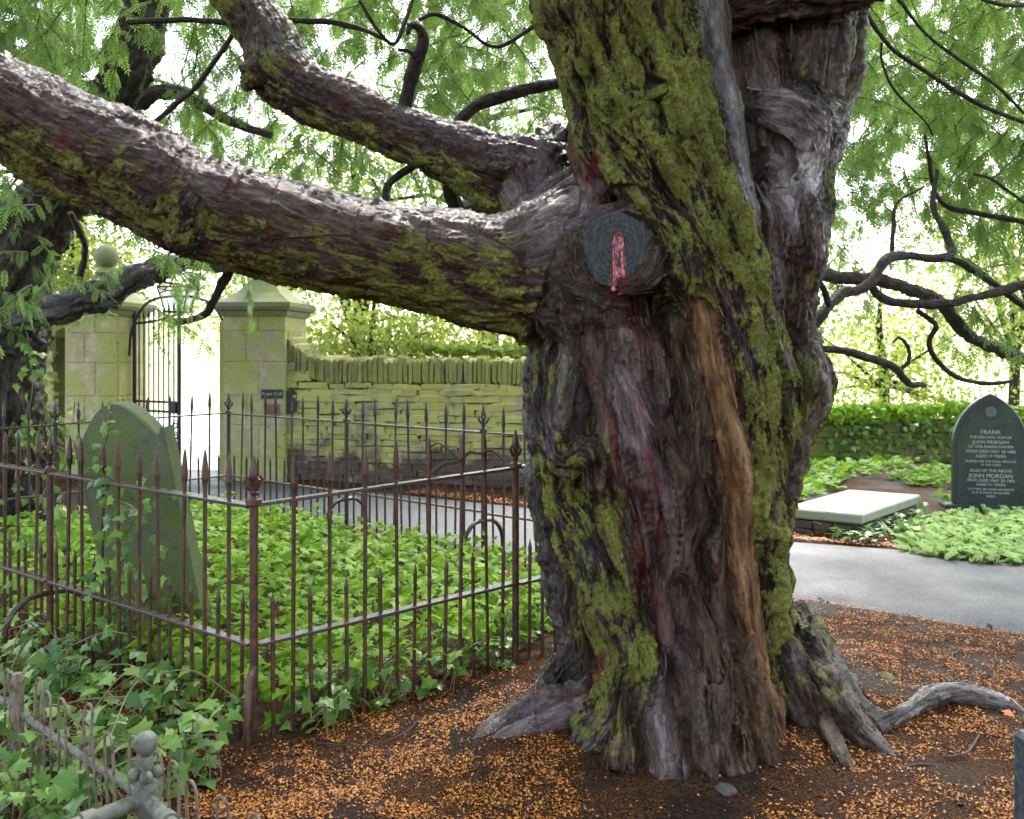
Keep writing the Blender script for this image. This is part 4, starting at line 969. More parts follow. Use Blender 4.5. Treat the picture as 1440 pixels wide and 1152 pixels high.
for sx in (-1, 1):
    d = Vector((sx * .13, -.153)).normalized()
    MB().tube([(0, 0, zt - .15), (d.x * 1.3, d.y * 1.3, zt - .16)], .021, 12).build('pipe', M_PIPE, pr3, True)
    MB().tube([(d.x * .14, d.y * .14, zt - .151), (d.x * .175, d.y * .175, zt - .151)], .027, 12).build('collar', M_PIPE, pr3, True)

# ---------------------------------------------------------------- cut limb on the yew
SC = (869, 350); sy = front(868, 350) - .115
cs = empty('x', (0, 0, 0)); bpy.data.objects.remove(cs)
cc = P(SC[0], SC[1], sy)
o = []
for k in range(28):
    t = 2 * math.pi * k / 28; r = .150 * (1 + .05 * math.sin(3 * t + 1) + .03 * math.sin(5 * t))
    o.append((r * math.cos(t), r * math.sin(t) * 1.03))
cut = MB().prism(o, -.012, .12).build('cut_face', M_CUT, yew); cut.location = cc; cut.rotation_euler = (R(4), 0, R(-6)); cut['label'] = 'dark sawn end of a lost limb'
def smear(left, right, label=None, seed=0, y0=-.022):
    """crusted run of sap: two ragged edges joined into a thin lumpy sheet"""
    r = random.Random(seed); L_ = catmull([(x, 0, z) for x, z in left], 22); R2 = catmull([(x, 0, z) for x, z in right], 22); v = []; f = []
    for i in range(22):
        a, b = L_[i], R2[i]
        for k in range(5):
            u = k / 4; q = a * (1 - u) + b * u; e = 1 if k in (0, 4) else .4
            v.append((q[0] + r.uniform(-.005, .005) * e, y0 - r.uniform(0, .008) * (k in (1, 2, 3)) + (.012 if k in (0, 4) else 0), q[2] + r.uniform(-.006, .006)))
    for i in range(21):
        for k in range(4): f.append((i * 5 + k, i * 5 + k + 1, (i + 1) * 5 + k + 1, (i + 1) * 5 + k))
    o = MB().add(v, f).build('sap_stain', M_PINK, cut, True)
    if label: o['label'] = label
smear([(.0, .066), (-.018, .052), (-.025, .02), (-.022, -.03), (-.024, -.09), (-.026, -.14), (-.030, -.172)], [(.004, .068), (-.008, .046), (-.014, .015), (-.012, -.03), (-.012, -.09), (-.010, -.14), (-.008, -.172)], 'pink crusted sap running down the sawn end', 1, -.016)
smear([(.006, .068), (.014, .045), (.014, .01), (.010, -.03), (.016, -.09), (.020, -.14), (.026, -.172)], [(.012, .066), (.024, .045), (.026, .01), (.020, -.03), (.028, -.09), (.038, -.14), (.052, -.168)], None, 2, -.016)
smear([(.045, -.135), (.07, -.128), (.10, -.105)], [(.045, -.150), (.075, -.144), (.103, -.115)], None, 4, -.015)
# ---------------------------------------------------------------- free limbs and branches of the yew
LB_AT = None
def limb(name, pts, Ys, parent, m, n=10, jit=.10):
    """pts (px, py, r px); tube that bends and tapers, with strand coordinates for the bark"""
    o = []
    for (q, Yq) in zip(pts, Ys): c = P(q[0], q[1], Yq); o.append((*c, q[2] / F * Yq))
    L = sum(math.dist(o[i][:3], o[i + 1][:3]) for i in range(len(o) - 1)); d = catmull(o, max(8, int(L / .035)))
    d[:, 3] = np.maximum(d[:, 3], .003)
    q = fbm(d[:, :3] * 7, 2, 12); d[:, :3] += (np.stack([q, fbm(d[:, :3] * 7, 2, 13), fbm(d[:, :3] * 7, 2, 14)], 1) - .5) * np.minimum(d[:, 3:4] * 1.0, .05)
    b = MB(); b.tube(d[:, :3], list(d[:, 3] * (1 + (fbm(d[:, :3] * 9, 2, 5) - .5) * .5)), n, True, None, jit)
    me = b.mesh(name, m, True); nv = len(me.vertices)
    s = np.r_[0, np.cumsum(np.linalg.norm(np.diff(d[:, :3], axis=0), axis=1))]
    co = np.array([v.co for v in me.vertices]); ring = np.repeat(np.arange(len(d)), n)[:nv]
    sc = np.c_[co[:, 0] * .7 + co[:, 1], co[:, 2], s[ring] * 1.0]
    a = me.attributes.new('sc', 'FLOAT_VECTOR', 'POINT'); a.data.foreach_set('vector', sc.astype(np.float32).ravel())
    a = me.attributes.new('props', 'FLOAT_COLOR', 'POINT'); a.data.foreach_set('color', np.tile([.25, .05, .02, 1], (nv, 1)).astype(np.float32).ravel())
    a = me.attributes.new('wet', 'FLOAT', 'POINT'); a.data.foreach_set('value', np.full(nv, .35, np.float32))
    return link(name, me, parent)
def br(pts, Y0, Y1, parent=None, m=None, n=9, name='branch'): return limb(name, pts, np.linspace(Y0, Y1, len(pts)), parent or yew, m or M_BARK2, n)
br([(572, 165, 12), (571, 140, 10), (578, 112, 10), (590, 82, 10), (597, 58, 10), (590, 40, 8), (578, 36, 6), (574, 48, 3)], 4.75, 4.6)
br([(590, 85, 4), (575, 72, 3), (560, 70, 2)], 4.66, 4.6, n=6)
br([(625, 205, 11), (650, 165, 9), (700, 136, 9), (760, 122, 9), (800, 118, 9), (850, 130, 9)], 5.0, 5.3)
# right-hand side: limbs leaving the back of the trunk
br([(1090, 520, 12.5), (1157, 440, 7.8), (1185, 415, 7.8), (1222, 399, 7.8), (1245, 366, 7.0), (1268, 359, 6.2), (1320, 362, 6.2), (1338, 352, 6.2), (1326, 320, 5.5), (1312, 288, 3.9), (1318, 240, 2.3)], 5.0, 6.2)
br([(1222, 400, 6.2), (1240, 420, 5.5), (1280, 427, 6.2), (1340, 424, 6.2), (1390, 414, 6.2), (1440, 402, 7.0), (1500, 392, 7.8)], 5.45, 6.0)
br([(1120, 392, 9.4), (1165, 388, 9.4), (1220, 392, 9.4), (1275, 404, 9.4), (1320, 425, 9.4), (1352, 462, 9.4), (1390, 486, 8.6), (1440, 505, 8.6), (1520, 530, 7.8)], 5.2, 7.6)
br([(1110, 492, 7.0), (1157, 490, 4.7), (1210, 500, 5.5), (1255, 517, 5.5), (1270, 530, 5.5), (1280, 540, 4.7), (1299, 541, 3.9)], 5.0, 5.6)
br([(1262, 522, 3.1), (1278, 508, 3.1), (1278, 488, 3.1), (1266, 474, 2.3), (1256, 482, 1.6)], 5.4, 5.4, n=6)
br([(1290, 436, 3.9), (1316, 458, 3.9), (1306, 480, 3.9), (1320, 510, 3.9), (1345, 530, 3.1), (1385, 539, 3.1), (1424, 537, 2.3)], 5.9, 6.1, n=7)
br([(1166, 430, 4.7), (1158, 405, 3.9), (1150, 395, 3.9)], 5.0, 4.9, n=7)
br([(1253, 364, 3.1), (1256, 320, 3.1), (1262, 285, 2.3), (1300, 262, 1.6)], 5.7, 5.9, n=6)
br([(1335, 362, 4.7), (1390, 395, 4.7), (1440, 430, 4.7), (1480, 450, 4.7)], 6.1, 6.6, n=7)
br([(1205, -10, 3.1), (1245, 60, 3.1), (1310, 105, 3.1), (1370, 143, 3.1), (1440, 172, 3.1), (1520, 200, 3.1)], 4.3, 4.6, n=7)
br([(1262, 0, 3.1), (1300, 45, 2.3), (1350, 85, 2.3), (1400, 120, 2.3), (1440, 160, 1.6)], 5.4, 5.6, n=6)
br([(1380, 0, 2.3), (1420, 8, 3.1), (1445, 8, 3.1), (1490, 20, 3.1)], 5.4, 5.6, n=6)
br([(1240, 60, 2.0), (1240, 90, 2.0), (1260, 130, 2.0), (1300, 170, 1.6), (1312, 190, 1.6)], 5.2, 5.6, n=5)
br([(1300, 190, 2.3), (1320, 280, 3.1), (1370, 300, 3.9), (1430, 310, 3.9), (1500, 330, 3.9)], 6.2, 6.6, n=6)
br([(1370, 245, 2.3), (1400, 255, 2.3), (1440, 285, 2.3), (1490, 320, 2.3)], 5.8, 6.0, n=6)
# left background twigs and small limbs
br([(180, 32, 4), (250, 28, 4), (330, 32, 4), (420, 28, 4), (500, 38, 4), (540, 55, 3)], 5.8, 5.6, n=6)
br([(335, 38, 3), (290, 105, 4), (250, 145, 4), (205, 182, 4)], 5.2, 5.6, n=6)
br([(505, 0, 2.5), (530, 40, 3), (555, 62, 3), (570, 30, 3), (580, 0, 3)], 5.2, 5.4, n=6)
br([(590, 28, 3), (612, 20, 3), (650, 38, 3), (700, 66, 3), (760, 30, 3)], 5.2, 5.4, n=6)
br([(545, 290, 6), (545, 262, 5), (575, 236, 6), (600, 225, 7)], 4.9, 5.0, n=6)
br([(640, 295, 12), (635, 262, 10), (628, 245, 9)], 5.2, 5.0, n=8)
br([(640, 300, 14), (690, 292, 16), (740, 285, 18)], 5.4, 5.0, n=9)
br([(200, 150, 9), (225, 128, 11), (270, 140, 10), (330, 172, 7), (380, 190, 5)], 6.6, 6.2, n=7)
br([(100, 300, 5), (120, 345, 5), (112, 400, 4)], 7.0, 7.4, n=6)
br([(265, 366, 7), (300, 372, 8), (322, 378, 8), (312, 400, 7), (300, 425, 6), (285, 445, 5), (245, 455, 4)], 8.4, 8.8, n=7)

# ---------------------------------------------------------------- neighbouring tree at the left edge
strands = []
sv = front
strand([(-10, 780, 60), (8, 690, 52), (14, 600, 46), (12, 520, 44), (10, 450, 50), (20, 380, 46), (50, 318, 42), (78, 272, 40), (120, 215, 36), (160, 140, 34), (188, 80, 32), (212, 0, 30), (235, -100, 28), (255, -240, 24)], .2, .06, .5, 0, 9.0)
strand([(-40, 780, 40), (-20, 680, 40), (-12, 560, 42), (-10, 480, 40), (-30, 400, 36), (-60, 300, 30), (-90, 180, 26)], .2, .06, .5, 0, 9.1)
strand([(0, 465, 26), (40, 448, 19), (90, 430, 18), (140, 412, 19), (190, 392, 17), (235, 374, 14), (268, 366, 11), (300, 372, 9), (330, 374, 6)], .1, 0, .75, 0, [8.9, 8.7, 8.6, 8.55, 8.5, 8.45, 8.4, 8.4, 8.4])
strand([(60, 800, 34), (40, 730, 30), (28, 660, 30)], .2, 0, .4, 0, 8.95)
ltree = empty('dark_tree'); tag(ltree, 'dark ivy-hung tree at the left edge, forking behind the great limb', 'tree')
build_tree_mesh('trunk', strands, None, .026, M_BARK2, 1.3, ltree, None)

# ---------------------------------------------------------------- foliage
def sprig_template():
    v = []; f = []
    def quad(a, b, w, dz):
        a = np.array(a, float); b = np.array(b, float); d = b - a; pn = np.cross(d, [0, 0, 1]); pn = pn / (np.linalg.norm(pn) + 1e-9) * w
        m = a + d * .5; o = len(v); v.extend([a, m + pn, b + [0, 0, dz], m - pn]); f.append((o, o + 1, o + 2, o + 3))
    quad((0, 0, 0), (1, 0, -.06), .012, 0)
    for i in range(6):
        x = .06 + .155 * i; L = .34 * (1 - .55 * abs(x - .4)) * (1 if i % 2 else .85)
        for s in (-1, 1):
            xx = x + (.03 if s > 0 else 0)
            quad((xx, 0, -.06 * xx), (xx + L * .62, s * L * .78, -.06 * xx - .05), .046, -.02)
    quad((.92, 0, -.06), (1.2, 0, -.12), .035, 0)
    return np.array(v), np.array(f)
SP_V, SP_F = sprig_template()
def unit(n):
    a = rng.normal(size=(n, 3)); return a / np.linalg.norm(a, axis=1, keepdims=True)
def boughs(cells, Yr, per, sl, droop=.75, seedspread=.35):
    """drooping boughs strung with sprigs; cells: (x0,x1,y0,y1,density) give where the crown is seen to be thick or thin"""
    L, D, S, W = [], [], [], []
    for (x0, x1, y0, y1, dens) in cells:
        Ym = sum(Yr) / 2; area = (x1 - x0) * (y1 - y0) / F ** 2 * Ym ** 2
        nb_ = rng.poisson(max(0, -math.log(1 - min(dens, .97))) * area / (sl * sl * .080) / per)
        for _ in range(nb_):
            Yq = rng.uniform(*Yr); c = np.array(P(rng.uniform(x0, x1), rng.uniform(y0, y1), Yq))
            az = rng.uniform(0, 2 * np.pi); d = np.array([math.cos(az), math.sin(az), rng.uniform(-.9, .1)]); d /= np.linalg.norm(d)
            ln = rng.uniform(.35, .9) * seedspread * 2; ts = np.sort(rng.random(per)); pts = c + np.outer((ts - .5) * ln, d); pts[:, 2] -= (ts ** 2) * ln * .25
            W.append(pts[[0, per // 2, -1]])
            sd2 = d * .45 + unit(per) * .75 + np.array([0, 0, -droop]); L.append(pts); D.append(sd2); S.append(sl * rng.uniform(.6, 1.35, per))
    L, D, S = np.vstack(L), np.vstack(D), np.concatenate(S)
    return L, frames(D, None, rng.uniform(-.9, .9, len(L))), S, W
def twigs(name, W, r, parent):
    b = MB()
    for w in W: b.tube([tuple(q) for q in w], [r, r * .8, r * .3], 3, False)
    o = b.build(name, M_TWIG, parent); tag(o, kind='stuff'); return o
def grid(rows):
    c = []
    for (y0, y1, ent) in rows:
        for (x0, x1, d) in ent: c.append((x0, x1, y0, y1, d))
    return c
CW = 90
def row(y0, y1, xs, ds): return (y0, y1, [(xs + CW * i, xs + CW * (i + 1), d) for i, d in enumerate(ds)])
left_cells = grid([row(-150, 0, -90, [.9, .9, .85, .7, .8, .8, .8, .8, .9, .8]), row(0, 75, -90, [.9, .92, .5, .3, .75, .62, .72, .78, .85, .7]), row(75, 150, -90, [.9, .9, .4, .4, .75, .6, .66, .78, .85, .6]),
    row(150, 225, -90, [.5, .4, .3, .6, .8, .66, .55, .6, .6, .5]), row(225, 300, -90, [.3, .2, .25, .4, .55, .6, .45, .4, .4, .3]), row(300, 375, -90, [.25, .15, .15, .3, .2, .1, 0, 0, 0, 0]), row(375, 450, -90, [.3, .25, .1, .12, .1])])
right_cells = grid([row(-150, 0, 1130, [.9, .9, .85, .85, .85]), row(0, 75, 1180, [.9, .88, .8, .75, .7]), row(75, 150, 1180, [.9, .9, .85, .8, .7]), row(150, 225, 1170, [.88, .85, .9, .85, .8]), row(225, 300, 1150, [.72, .62, .8, .8, .7]),
    row(300, 375, 1150, [.4, .4, .66, .7, .6]), row(375, 450, 1150, [.25, .3, .5, .5, .5]), row(450, 540, 1150, [.1, .14, .2, .25, .3])])
L, Q, S, W = boughs(left_cells, (6.0, 10.5), 15, .128)
o = scatter('crown', SP_V, SP_F, L, Q, S, M_YEW, yew); tag(o, kind='stuff'); twigs('twigs', W, .006, yew)
L, Q, S, W = boughs(right_cells, (6.0, 10.0), 15, .128)
o = scatter('crown', SP_V, SP_F, L, Q, S, M_YEW, yew); tag(o, kind='stuff'); twigs('twigs', W, .006, yew)
# the roof of the crown, above the picture: it shades the foot of the tree
n = 1900
L = np.c_[rng.uniform(-7, 8, n), rng.uniform(-3, 11, n), rng.uniform(4.6, 7.5, n)]
L = L[(L[:, 2] - EYE) / np.maximum(L[:, 1], .1) > .46]
o = scatter('crown', SP_V, SP_F, L, frames(unit(len(L)) * [1, 1, .5] + [0, 0, -.3], None, rng.uniform(-.8, .8, len(L))), rng.uniform(.5, .9, len(L)), M_YEW, yew); tag(o, kind='stuff')
# leaves of the left tree and the sprays that dangle before the gate
cells = [(-80, 70, 250, 470, .15), (225, 300, 372, 440, .25), (20, 110, 560, 640, .3)]
L, Q, S, W = boughs(cells, (8.0, 9.2), 6, .12)
o = scatter('crown', SP_V, SP_F, L, Q, S, M_YEW, ltree); tag(o, kind='stuff'); twigs('twigs', W, .005, ltree)

# broadleaf trees beyond the wall
LF_V = np.array([(0, 0, 0), (.4, .34, .02), (1, 0, -.08), (.4, -.34, .02)]); LF_F = np.array([(0, 1, 2, 3)])
def far_tree(x, y, h, rx, rz_, n, label, sl=.16, base=None):
    g = gz(x, y); t_ = empty('far_tree', (x, y, g)); tag(t_, label, 'tree', 'trees beyond the churchyard wall')
    zc = base if base is not None else h * .62
    b = MB(); b.tube([(0, 0, -.2), (.08, 0, h * .3), (-.05, .05, h * .6), (0, 0, h * .9)], [.16, .12, .08, .02], 8)
    tops = []
    for k in range(9):
        a = k * 2.4; u = rng.uniform(.5, .9); e = (math.cos(a) * rx * u, math.sin(a) * rx * u, zc + rng.uniform(-.6, .8) * rz_); tops.append(e)
        b.tube([(0, 0, h * .25 + .3 * rng.random()), (e[0] * .5, e[1] * .5, (zc + e[2]) / 2 - .1), e], [.06, .035, .008], 5)
    b.build('trunk', M_BARK2, t_)
    n = n * 2; sl = sl * .62; nc = max(12, n // 70); cl = unit(nc) * (rng.random((nc, 1)) ** .4) * [rx, rx, rz_] + [0, 0, zc]
    L = np.repeat(cl, n // nc, 0) + rng.normal(size=(nc * (n // nc), 3)) * .24 * min(rx, 2)
    o = scatter('crown', LF_V, LF_F, L, frames(unit(len(L)) + [0, 0, -.4], None, rng.uniform(-1, 1, len(L))), rng.uniform(.6, 1.3, len(L)) * sl, M_FAR, t_); tag(o, kind='stuff'); return t_
far_tree(-2.0, 13.4, 2.6, 1.15, .75, 2600, 'sunlit yellow-green shrub showing over the wall just right of the gate pier', .15, 1.75)
far_tree(.6, 14.2, 2.4, 1.5, .55, 2400, 'sunlit yellow-green shrub over the wall nearest the yew trunk', .15, 1.6)
far_tree(-6.9, 14.5, 4.2, 1.3, 1.2, 2000, 'pale green tree rising behind the left gate pier', .17, 2.6)
far_tree(-9.5, 16, 5.5, 2.0, 2.0, 2200, 'pale green tree behind the wall at the far left edge', .2, 3.6)
far_tree(-3.2, 19, 7.0, 2.6, 2.0, 2600, 'tall pale tree seen between the two limbs of the yew', .2, 4.8)
far_tree(4.6, 18, 5.0, 2.2, 1.6, 2200, 'pale yellow-green tree just right of the yew trunk beyond the low wall', .2, 3.4)
far_tree(10.8, 18.5, 5.4, 2.4, 2.0, 2600, 'pale yellow-green tree behind the black headstone beyond the low wall', .2, 3.6)
far_tree(2.0, 24, 9.0, 3.6, 2.6, 2000, 'tall pale tree far beyond the wall, hidden mostly by the yew trunk', .25, 6.5)

far_tree(5.4, 27, 8.0, 3.0, 2.4, 2200, 'hazy pale tree in the distance above the black headstone', .25, 4.6)
far_tree(8.8, 22, 4.2, 2.6, 1.5, 2600, 'low pale bush in the light between the yew trunk and the black headstone', .2, 1.5)
far_tree(13, 24, 7.5, 3.0, 2.6, 2000, 'hazy pale tree at the far right edge beyond the low wall', .25, 4.4)
far_tree(-7.2, 27, 8.0, 3.2, 2.6, 2200, 'hazy pale tree in the distance above the iron gate', .25, 5.0)
def dark_conifer(x, y, h, cells, Yr, label):
    t_ = empty('background_yew', (x, y, gz(x, y))); tag(t_, label, 'tree', 'yews standing behind the wall')
    b = MB(); b.tube([(0, 0, -.3), (.1, 0, h * .4), (0, .1, h * .8), (.1, 0, h)], [.24, .18, .10, .03], 9)
    for k in range(10):
        a = k * 2.4; z = h * (.35 + .06 * k); b.tube([(0, 0, z), (math.cos(a) * 1.0, math.sin(a) * 1.0, z + .3), (math.cos(a) * 2.3, math.sin(a) * 2.3, z + .1)], [.07, .045, .01], 5)
    b.build('trunk', M_BARK2, t_)
    L, Q, S, W = boughs(cells, Yr, 14, .26); L = L - [x, y, gz(x, y)]
    tag(scatter('crown', SP_V, SP_F, L, Q, S, M_YEW, t_), kind='stuff')
dark_conifer(-7.6, 16.0, 7.5, grid([row(-120, 30, -90, [.8] * 6), row(30, 130, -90, [.75, .75, .7, .6, .6, .5]), row(130, 210, 90, [.5, .5, .45, .4])]), (13, 16.5), 'feathery green yew rising behind the left gate pier and the upper limb')
dark_conifer(-.5, 16.5, 7.0, grid([row(-120, 30, 430, [.75, .75, .75, .7, .6]), row(30, 130, 430, [.6, .65, .7, .7, .6]), row(130, 200, 430, [.3, .4, .4, .4])]), (13.5, 17), 'feathery green yew behind the wall left of the great trunk')
dark_conifer(10.4, 16.0, 7.5, grid([row(-120, 30, 1150, [.8, .8, .8, .8]), row(30, 200, 1150, [.8, .78, .75, .7]), row(200, 310, 1150, [.55, .5, .6, .6])]), (13.5, 16.5), 'feathery green yew filling the upper right behind the low wall')
# ---------------------------------------------------------------- ivy
half = [(0, 0), (-.13, .16), (-.10, .33), (.12, .27), (.20, .56), (.42, .30), (.62, .20)]
IV = [(.26, 0, .045)] + [(x, y, -.05 if i in (2, 4) else 0) for i, (x, y) in enumerate(half)] + [(1, 0, -.09)] + [(x, -y, -.05 if i in (2, 4) else 0) for i, (x, y) in list(enumerate(half))[::-1][:-1]]
nI = len(IV) - 1; IF = [(0, 1 + k, 1 + (k + 1) % nI) for k in range(nI)]
IVA, IFA = np.array(IV), np.array(IF)
IVM = MB().add(IV, IF).mesh('leaf', M_IVY)
def ivy(name, label, spots, parts, sizes, hmax, stems, leafm=M_IVY, tilt=.5):
    """spots: ground positions; every near leaf is a part, the rest one mass"""
    base = spots.mean(0); t_ = empty(name, tuple(base)); tag(t_, label, 'ivy')
    n = len(spots); hh = rng.random(n) ** 1.2 * hmax; L = spots + np.c_[np.zeros((n, 2)), hh + .02]
    az = rng.uniform(0, 2 * np.pi, n); d = np.c_[np.cos(az) * .8, np.sin(az) * .8 - .35, rng.uniform(-.75, .15, n)]
    up = np.c_[rng.normal(0, tilt, n), rng.normal(-.35, tilt, n), np.ones(n)]
    Q = frames(d, up, rng.normal(0, .25, n)); S = rng.uniform(*sizes, n)
    order = np.argsort(L[:, 1]); near = order[:parts]; rest = order[parts:]
    for i in near:
        M4 = Matrix(Q[i].tolist()).to_4x4(); M4.translation = Vector(L[i] - base); o = link('leaf', IVM if leafm is M_IVY else IVM, t_, M4 @ Matrix.Scale(S[i], 4))
    if len(rest): o = scatter('leaves', IVA, IFA, L[rest] - base, Q[rest], S[rest], leafm, t_); tag(o, kind='stuff')
    b = MB()
    for k in range(stems):
        i, j = rng.integers(0, n, 2)
        if np.linalg.norm(L[i] - L[j]) > .7: continue
        m = (L[i] + L[j]) / 2 + [0, 0, rng.uniform(-.02, .12)]
        b.tube(catmull([tuple(L[i] - base), tuple(m - base), tuple(L[j] - base)], 7), .0035, 4, False)
    for i in near[::2]:
        g = spots[i] - base; b.tube([tuple(g + [rng.normal(0, .04), rng.normal(0, .04), -.02]), tuple(L[i] - base)], .0025, 4, False)
    o = b.build('stems', M_STEM, t_); tag(o, kind='stuff'); return t_
def px_spots(n, poly):
    xs = [p[0] for p in poly]; ys = [p[1] for p in poly]; o = []
    while len(o) < n:
        x, y = rng.uniform(min(xs), max(xs)), rng.uniform(min(ys), max(ys)); c = False
        for (a, b) in zip(poly, poly[1:] + poly[:1]):
            if (a[1] > y) != (b[1] > y) and x < (b[0] - a[0]) * (y - a[1]) / (b[1] - a[1]) + a[0]: c = not c
        if c: o.append(tuple(G(x, y)))
    return np.array(o)
ivy('trailing_ivy', 'glossy ivy sprawling over the soil at the lower left', px_spots(560, [(-60, 960), (60, 950), (200, 985), (330, 1040), (335, 1075), (270, 1130), (210, 1200), (-60, 1250)]), 300, (.055, .095), .24, 70)
ivy('trailing_ivy', 'ivy along the outer foot of the left railing', px_spots(260, [(-60, 880), (100, 930), (250, 985), (350, 1050), (300, 1040), (180, 1010), (-60, 960)]), 220, (.05, .085), .22, 45)
ivy('trailing_ivy', 'ivy clump at the foot of the railing between corner post and yew', px_spots(210, [(395, 1030), (430, 990), (560, 935), (700, 890), (775, 855), (778, 900), (690, 950), (600, 985), (500, 1010), (470, 1050)]), 210, (.06, .095), .17, 80)
# ivy-filled plot
n = 7000; u, w = rng.random(n), rng.random(n)
xy = np.array([cA]) + np.outer(u, np.array(cB - cA)) * .97 + np.outer(w, np.array(cD - cA)) * .97
zz = gz0(xy[:, 0], xy[:, 1]) + .05 + rng.random(n) ** .7 * (.18 + .16 * fbm(np.c_[xy * 1.6, xy[:, 0] * 0], 2, 8))
Q = frames(np.c_[rng.normal(0, 1, n), rng.normal(-.3, 1, n), rng.uniform(-.6, .2, n)], np.c_[rng.normal(0, .5, n), rng.normal(-.3, .5, n), np.ones(n)])
o = scatter('ground_ivy', IVA, IFA, np.c_[xy, zz], Q, rng.uniform(.045, .085, n), M_IVYB); tag(o, 'bright green ground ivy filling the railed grave plot', 'ivy', kind='stuff')
# ivy climbing on the leaning headstone and up the left railing
def climb(name, label, pts, n, spread, size):
    base = np.array(pts[0]); t_ = empty(name, tuple(base)); tag(t_, label, 'ivy'); c = catmull(pts, 40)
    MB().tube([tuple(q - base) for q in c], .006, 5).build('stem', M_STEM, t_)
    k = rng.integers(0, 40, n); L = c[k] + rng.normal(0, 1, (n, 3)) * spread
    Q = frames(np.c_[rng.normal(0, .6, n), rng.normal(-.3, .4, n), rng.uniform(-1.2, .1, n)], np.c_[rng.normal(0, .4, n), -np.ones(n), rng.normal(.5, .4, n)])
    for i in range(n):
        M4 = Matrix(Q[i].tolist()).to_4x4(); M4.translation = Vector(L[i] - base); link('leaf', IVM, t_, M4 @ Matrix.Scale(rng.uniform(*size), 4))
    return t_
climb('climbing_ivy', 'ivy spray climbing the middle of the leaning headstone', [tuple(P(x, y, Yq)) for x, y, Yq in ((215, 930, 4.74), (195, 850, 4.70), (165, 780, 4.70), (190, 720, 4.64), (150, 700, 4.68))], 110, (.085, .04, .09), (.045, .075))
climb('climbing_ivy', 'small ivy sprig hanging over the top of the leaning headstone', [tuple(P(x, y, Yq)) for x, y, Yq in ((152, 690, 4.68), (140, 650, 4.66), (150, 615, 4.61), (155, 580, 4.57))], 16, (.025, .02, .03), (.04, .06))
climb('climbing_ivy', 'ivy tangled in the left railing beside the finial post', [tuple(P(x, y, Yq)) for x, y, Yq in ((70, 830, 5.3), (80, 760, 5.3), (60, 700, 5.35), (95, 650, 5.4), (110, 610, 5.5))], 70, (.12, .06, .08), (.04, .07))
climb('climbing_ivy', 'ivy creeping up the dark tree trunk at the left edge', [tuple(P(x, y, Yq)) for x, y, Yq in ((40, 660, 8.6), (38, 600, 8.6), (46, 540, 8.6), (40, 480, 8.6), (30, 440, 8.6))], 60, (.10, .05, .10), (.06, .10))
# ivy on the two walls
def wall_ivy(label, a, b, z0, z1, n, size, m, name='wall_ivy'):
    a = np.array(a); b = np.array(b); u = rng.random(n); L = a + np.outer(u, b - a); z = z0 + rng.random(n) ** .6 * (z1 - z0) + (fbm(np.c_[L * 1.7, u], 2, 6) - .5) * .25
    t_ = empty(name, (*a, z0)); tag(t_, label, 'ivy')
    L3 = np.c_[L + rng.normal(0, .07, (n, 2)), z] - [*a, z0]
    Q = frames(np.c_[rng.normal(0, .6, n), rng.normal(-.3, .5, n), rng.uniform(-1.2, .3, n)], np.c_[rng.normal(0, .5, n), -np.ones(n), rng.normal(.5, .5, n)])
    o = scatter('leaves', IVA, IFA, L3, Q, rng.uniform(*size, n), m, t_); tag(o, kind='stuff')
    b_ = MB()
    for k in range(24):
        p = L3[rng.integers(0, n)]; b_.tube([(p[0], p[1], 0), (p[0] + rng.normal(0, .1), p[1], p[2] * .6), tuple(p)], .006, 4)
    tag(b_.build('stems', M_STEM, t_), kind='stuff')
wall_ivy('ivy draped along the top of the low wall behind the tomb slab', (2.2, 13.62), (9.2, 12.70), .76, .98, 2400, (.06, .10), M_IVYB)
wall_ivy('dark ivy hanging down the face of the low wall beside the black headstone', (4.6, 13.30), (8.6, 12.78), .15, .80, 700, (.06, .10), M_IVY)
wall_ivy('fresh green growth along the top of the tall churchyard wall', (-1.3, 11.5), (1.7, 10.9), 1.66, 1.80, 900, (.06, .10), M_FAR)
# leafy bed at the right
g = px_spots(330, [(1275, 775), (1290, 745), (1345, 728), (1500, 728), (1520, 800), (1440, 800), (1330, 790)])
m_ = 5; g = np.repeat(g, m_, 0); n = len(g); az = rng.uniform(0, 2 * np.pi, n)
BV = np.array([(0, 0, 0), (.35, .11, .26), (.72, .10, .34), (1, 0, .16), (.72, -.10, .34), (.35, -.11, .26)]); BF = np.array([(0, 1, 2, 3), (0, 3, 4, 5)])
Q = frames(np.c_[np.cos(az), np.sin(az), rng.uniform(-.1, .6, n)], np.tile([0, 0, 1.], (n, 1)))
o = scatter('garlic_bed', BV, BF, g + rng.normal(0, .02, (n, 3)) * [1, 1, 0], Q, rng.uniform(.11, .20, n), M_BED); tag(o, 'bright green strap-leaved plants massed below the black headstone', 'plants', kind='stuff')
g = px_spots(1500, [(1105, 700), (1130, 625), (1240, 640), (1340, 670), (1345, 715), (1300, 700), (1180, 690), (1120, 712)])
g = g[fbm(np.c_[g[:, :2] * 1.5, g[:, 0] * 0], 2, 4) > .46]; n = len(g)
Q = frames(np.c_[rng.normal(0, 1, n), rng.normal(-.3, 1, n), rng.uniform(-.4, .4, n)], np.c_[rng.normal(0, .5, n), rng.normal(-.5, .4, n), np.ones(n)])
o = scatter('ground_cover', IVA, IFA, g + np.c_[np.zeros((n, 2)), rng.uniform(.03, .12, n)], Q, rng.uniform(.06, .12, n), M_IVYB); tag(o, 'patchy low green leaves on the bank before the low wall', 'plants', kind='stuff')
g = px_spots(160, [(1130, 745), (1205, 770), (1300, 760), (1310, 720), (1240, 745), (1210, 760)]); n = len(g)
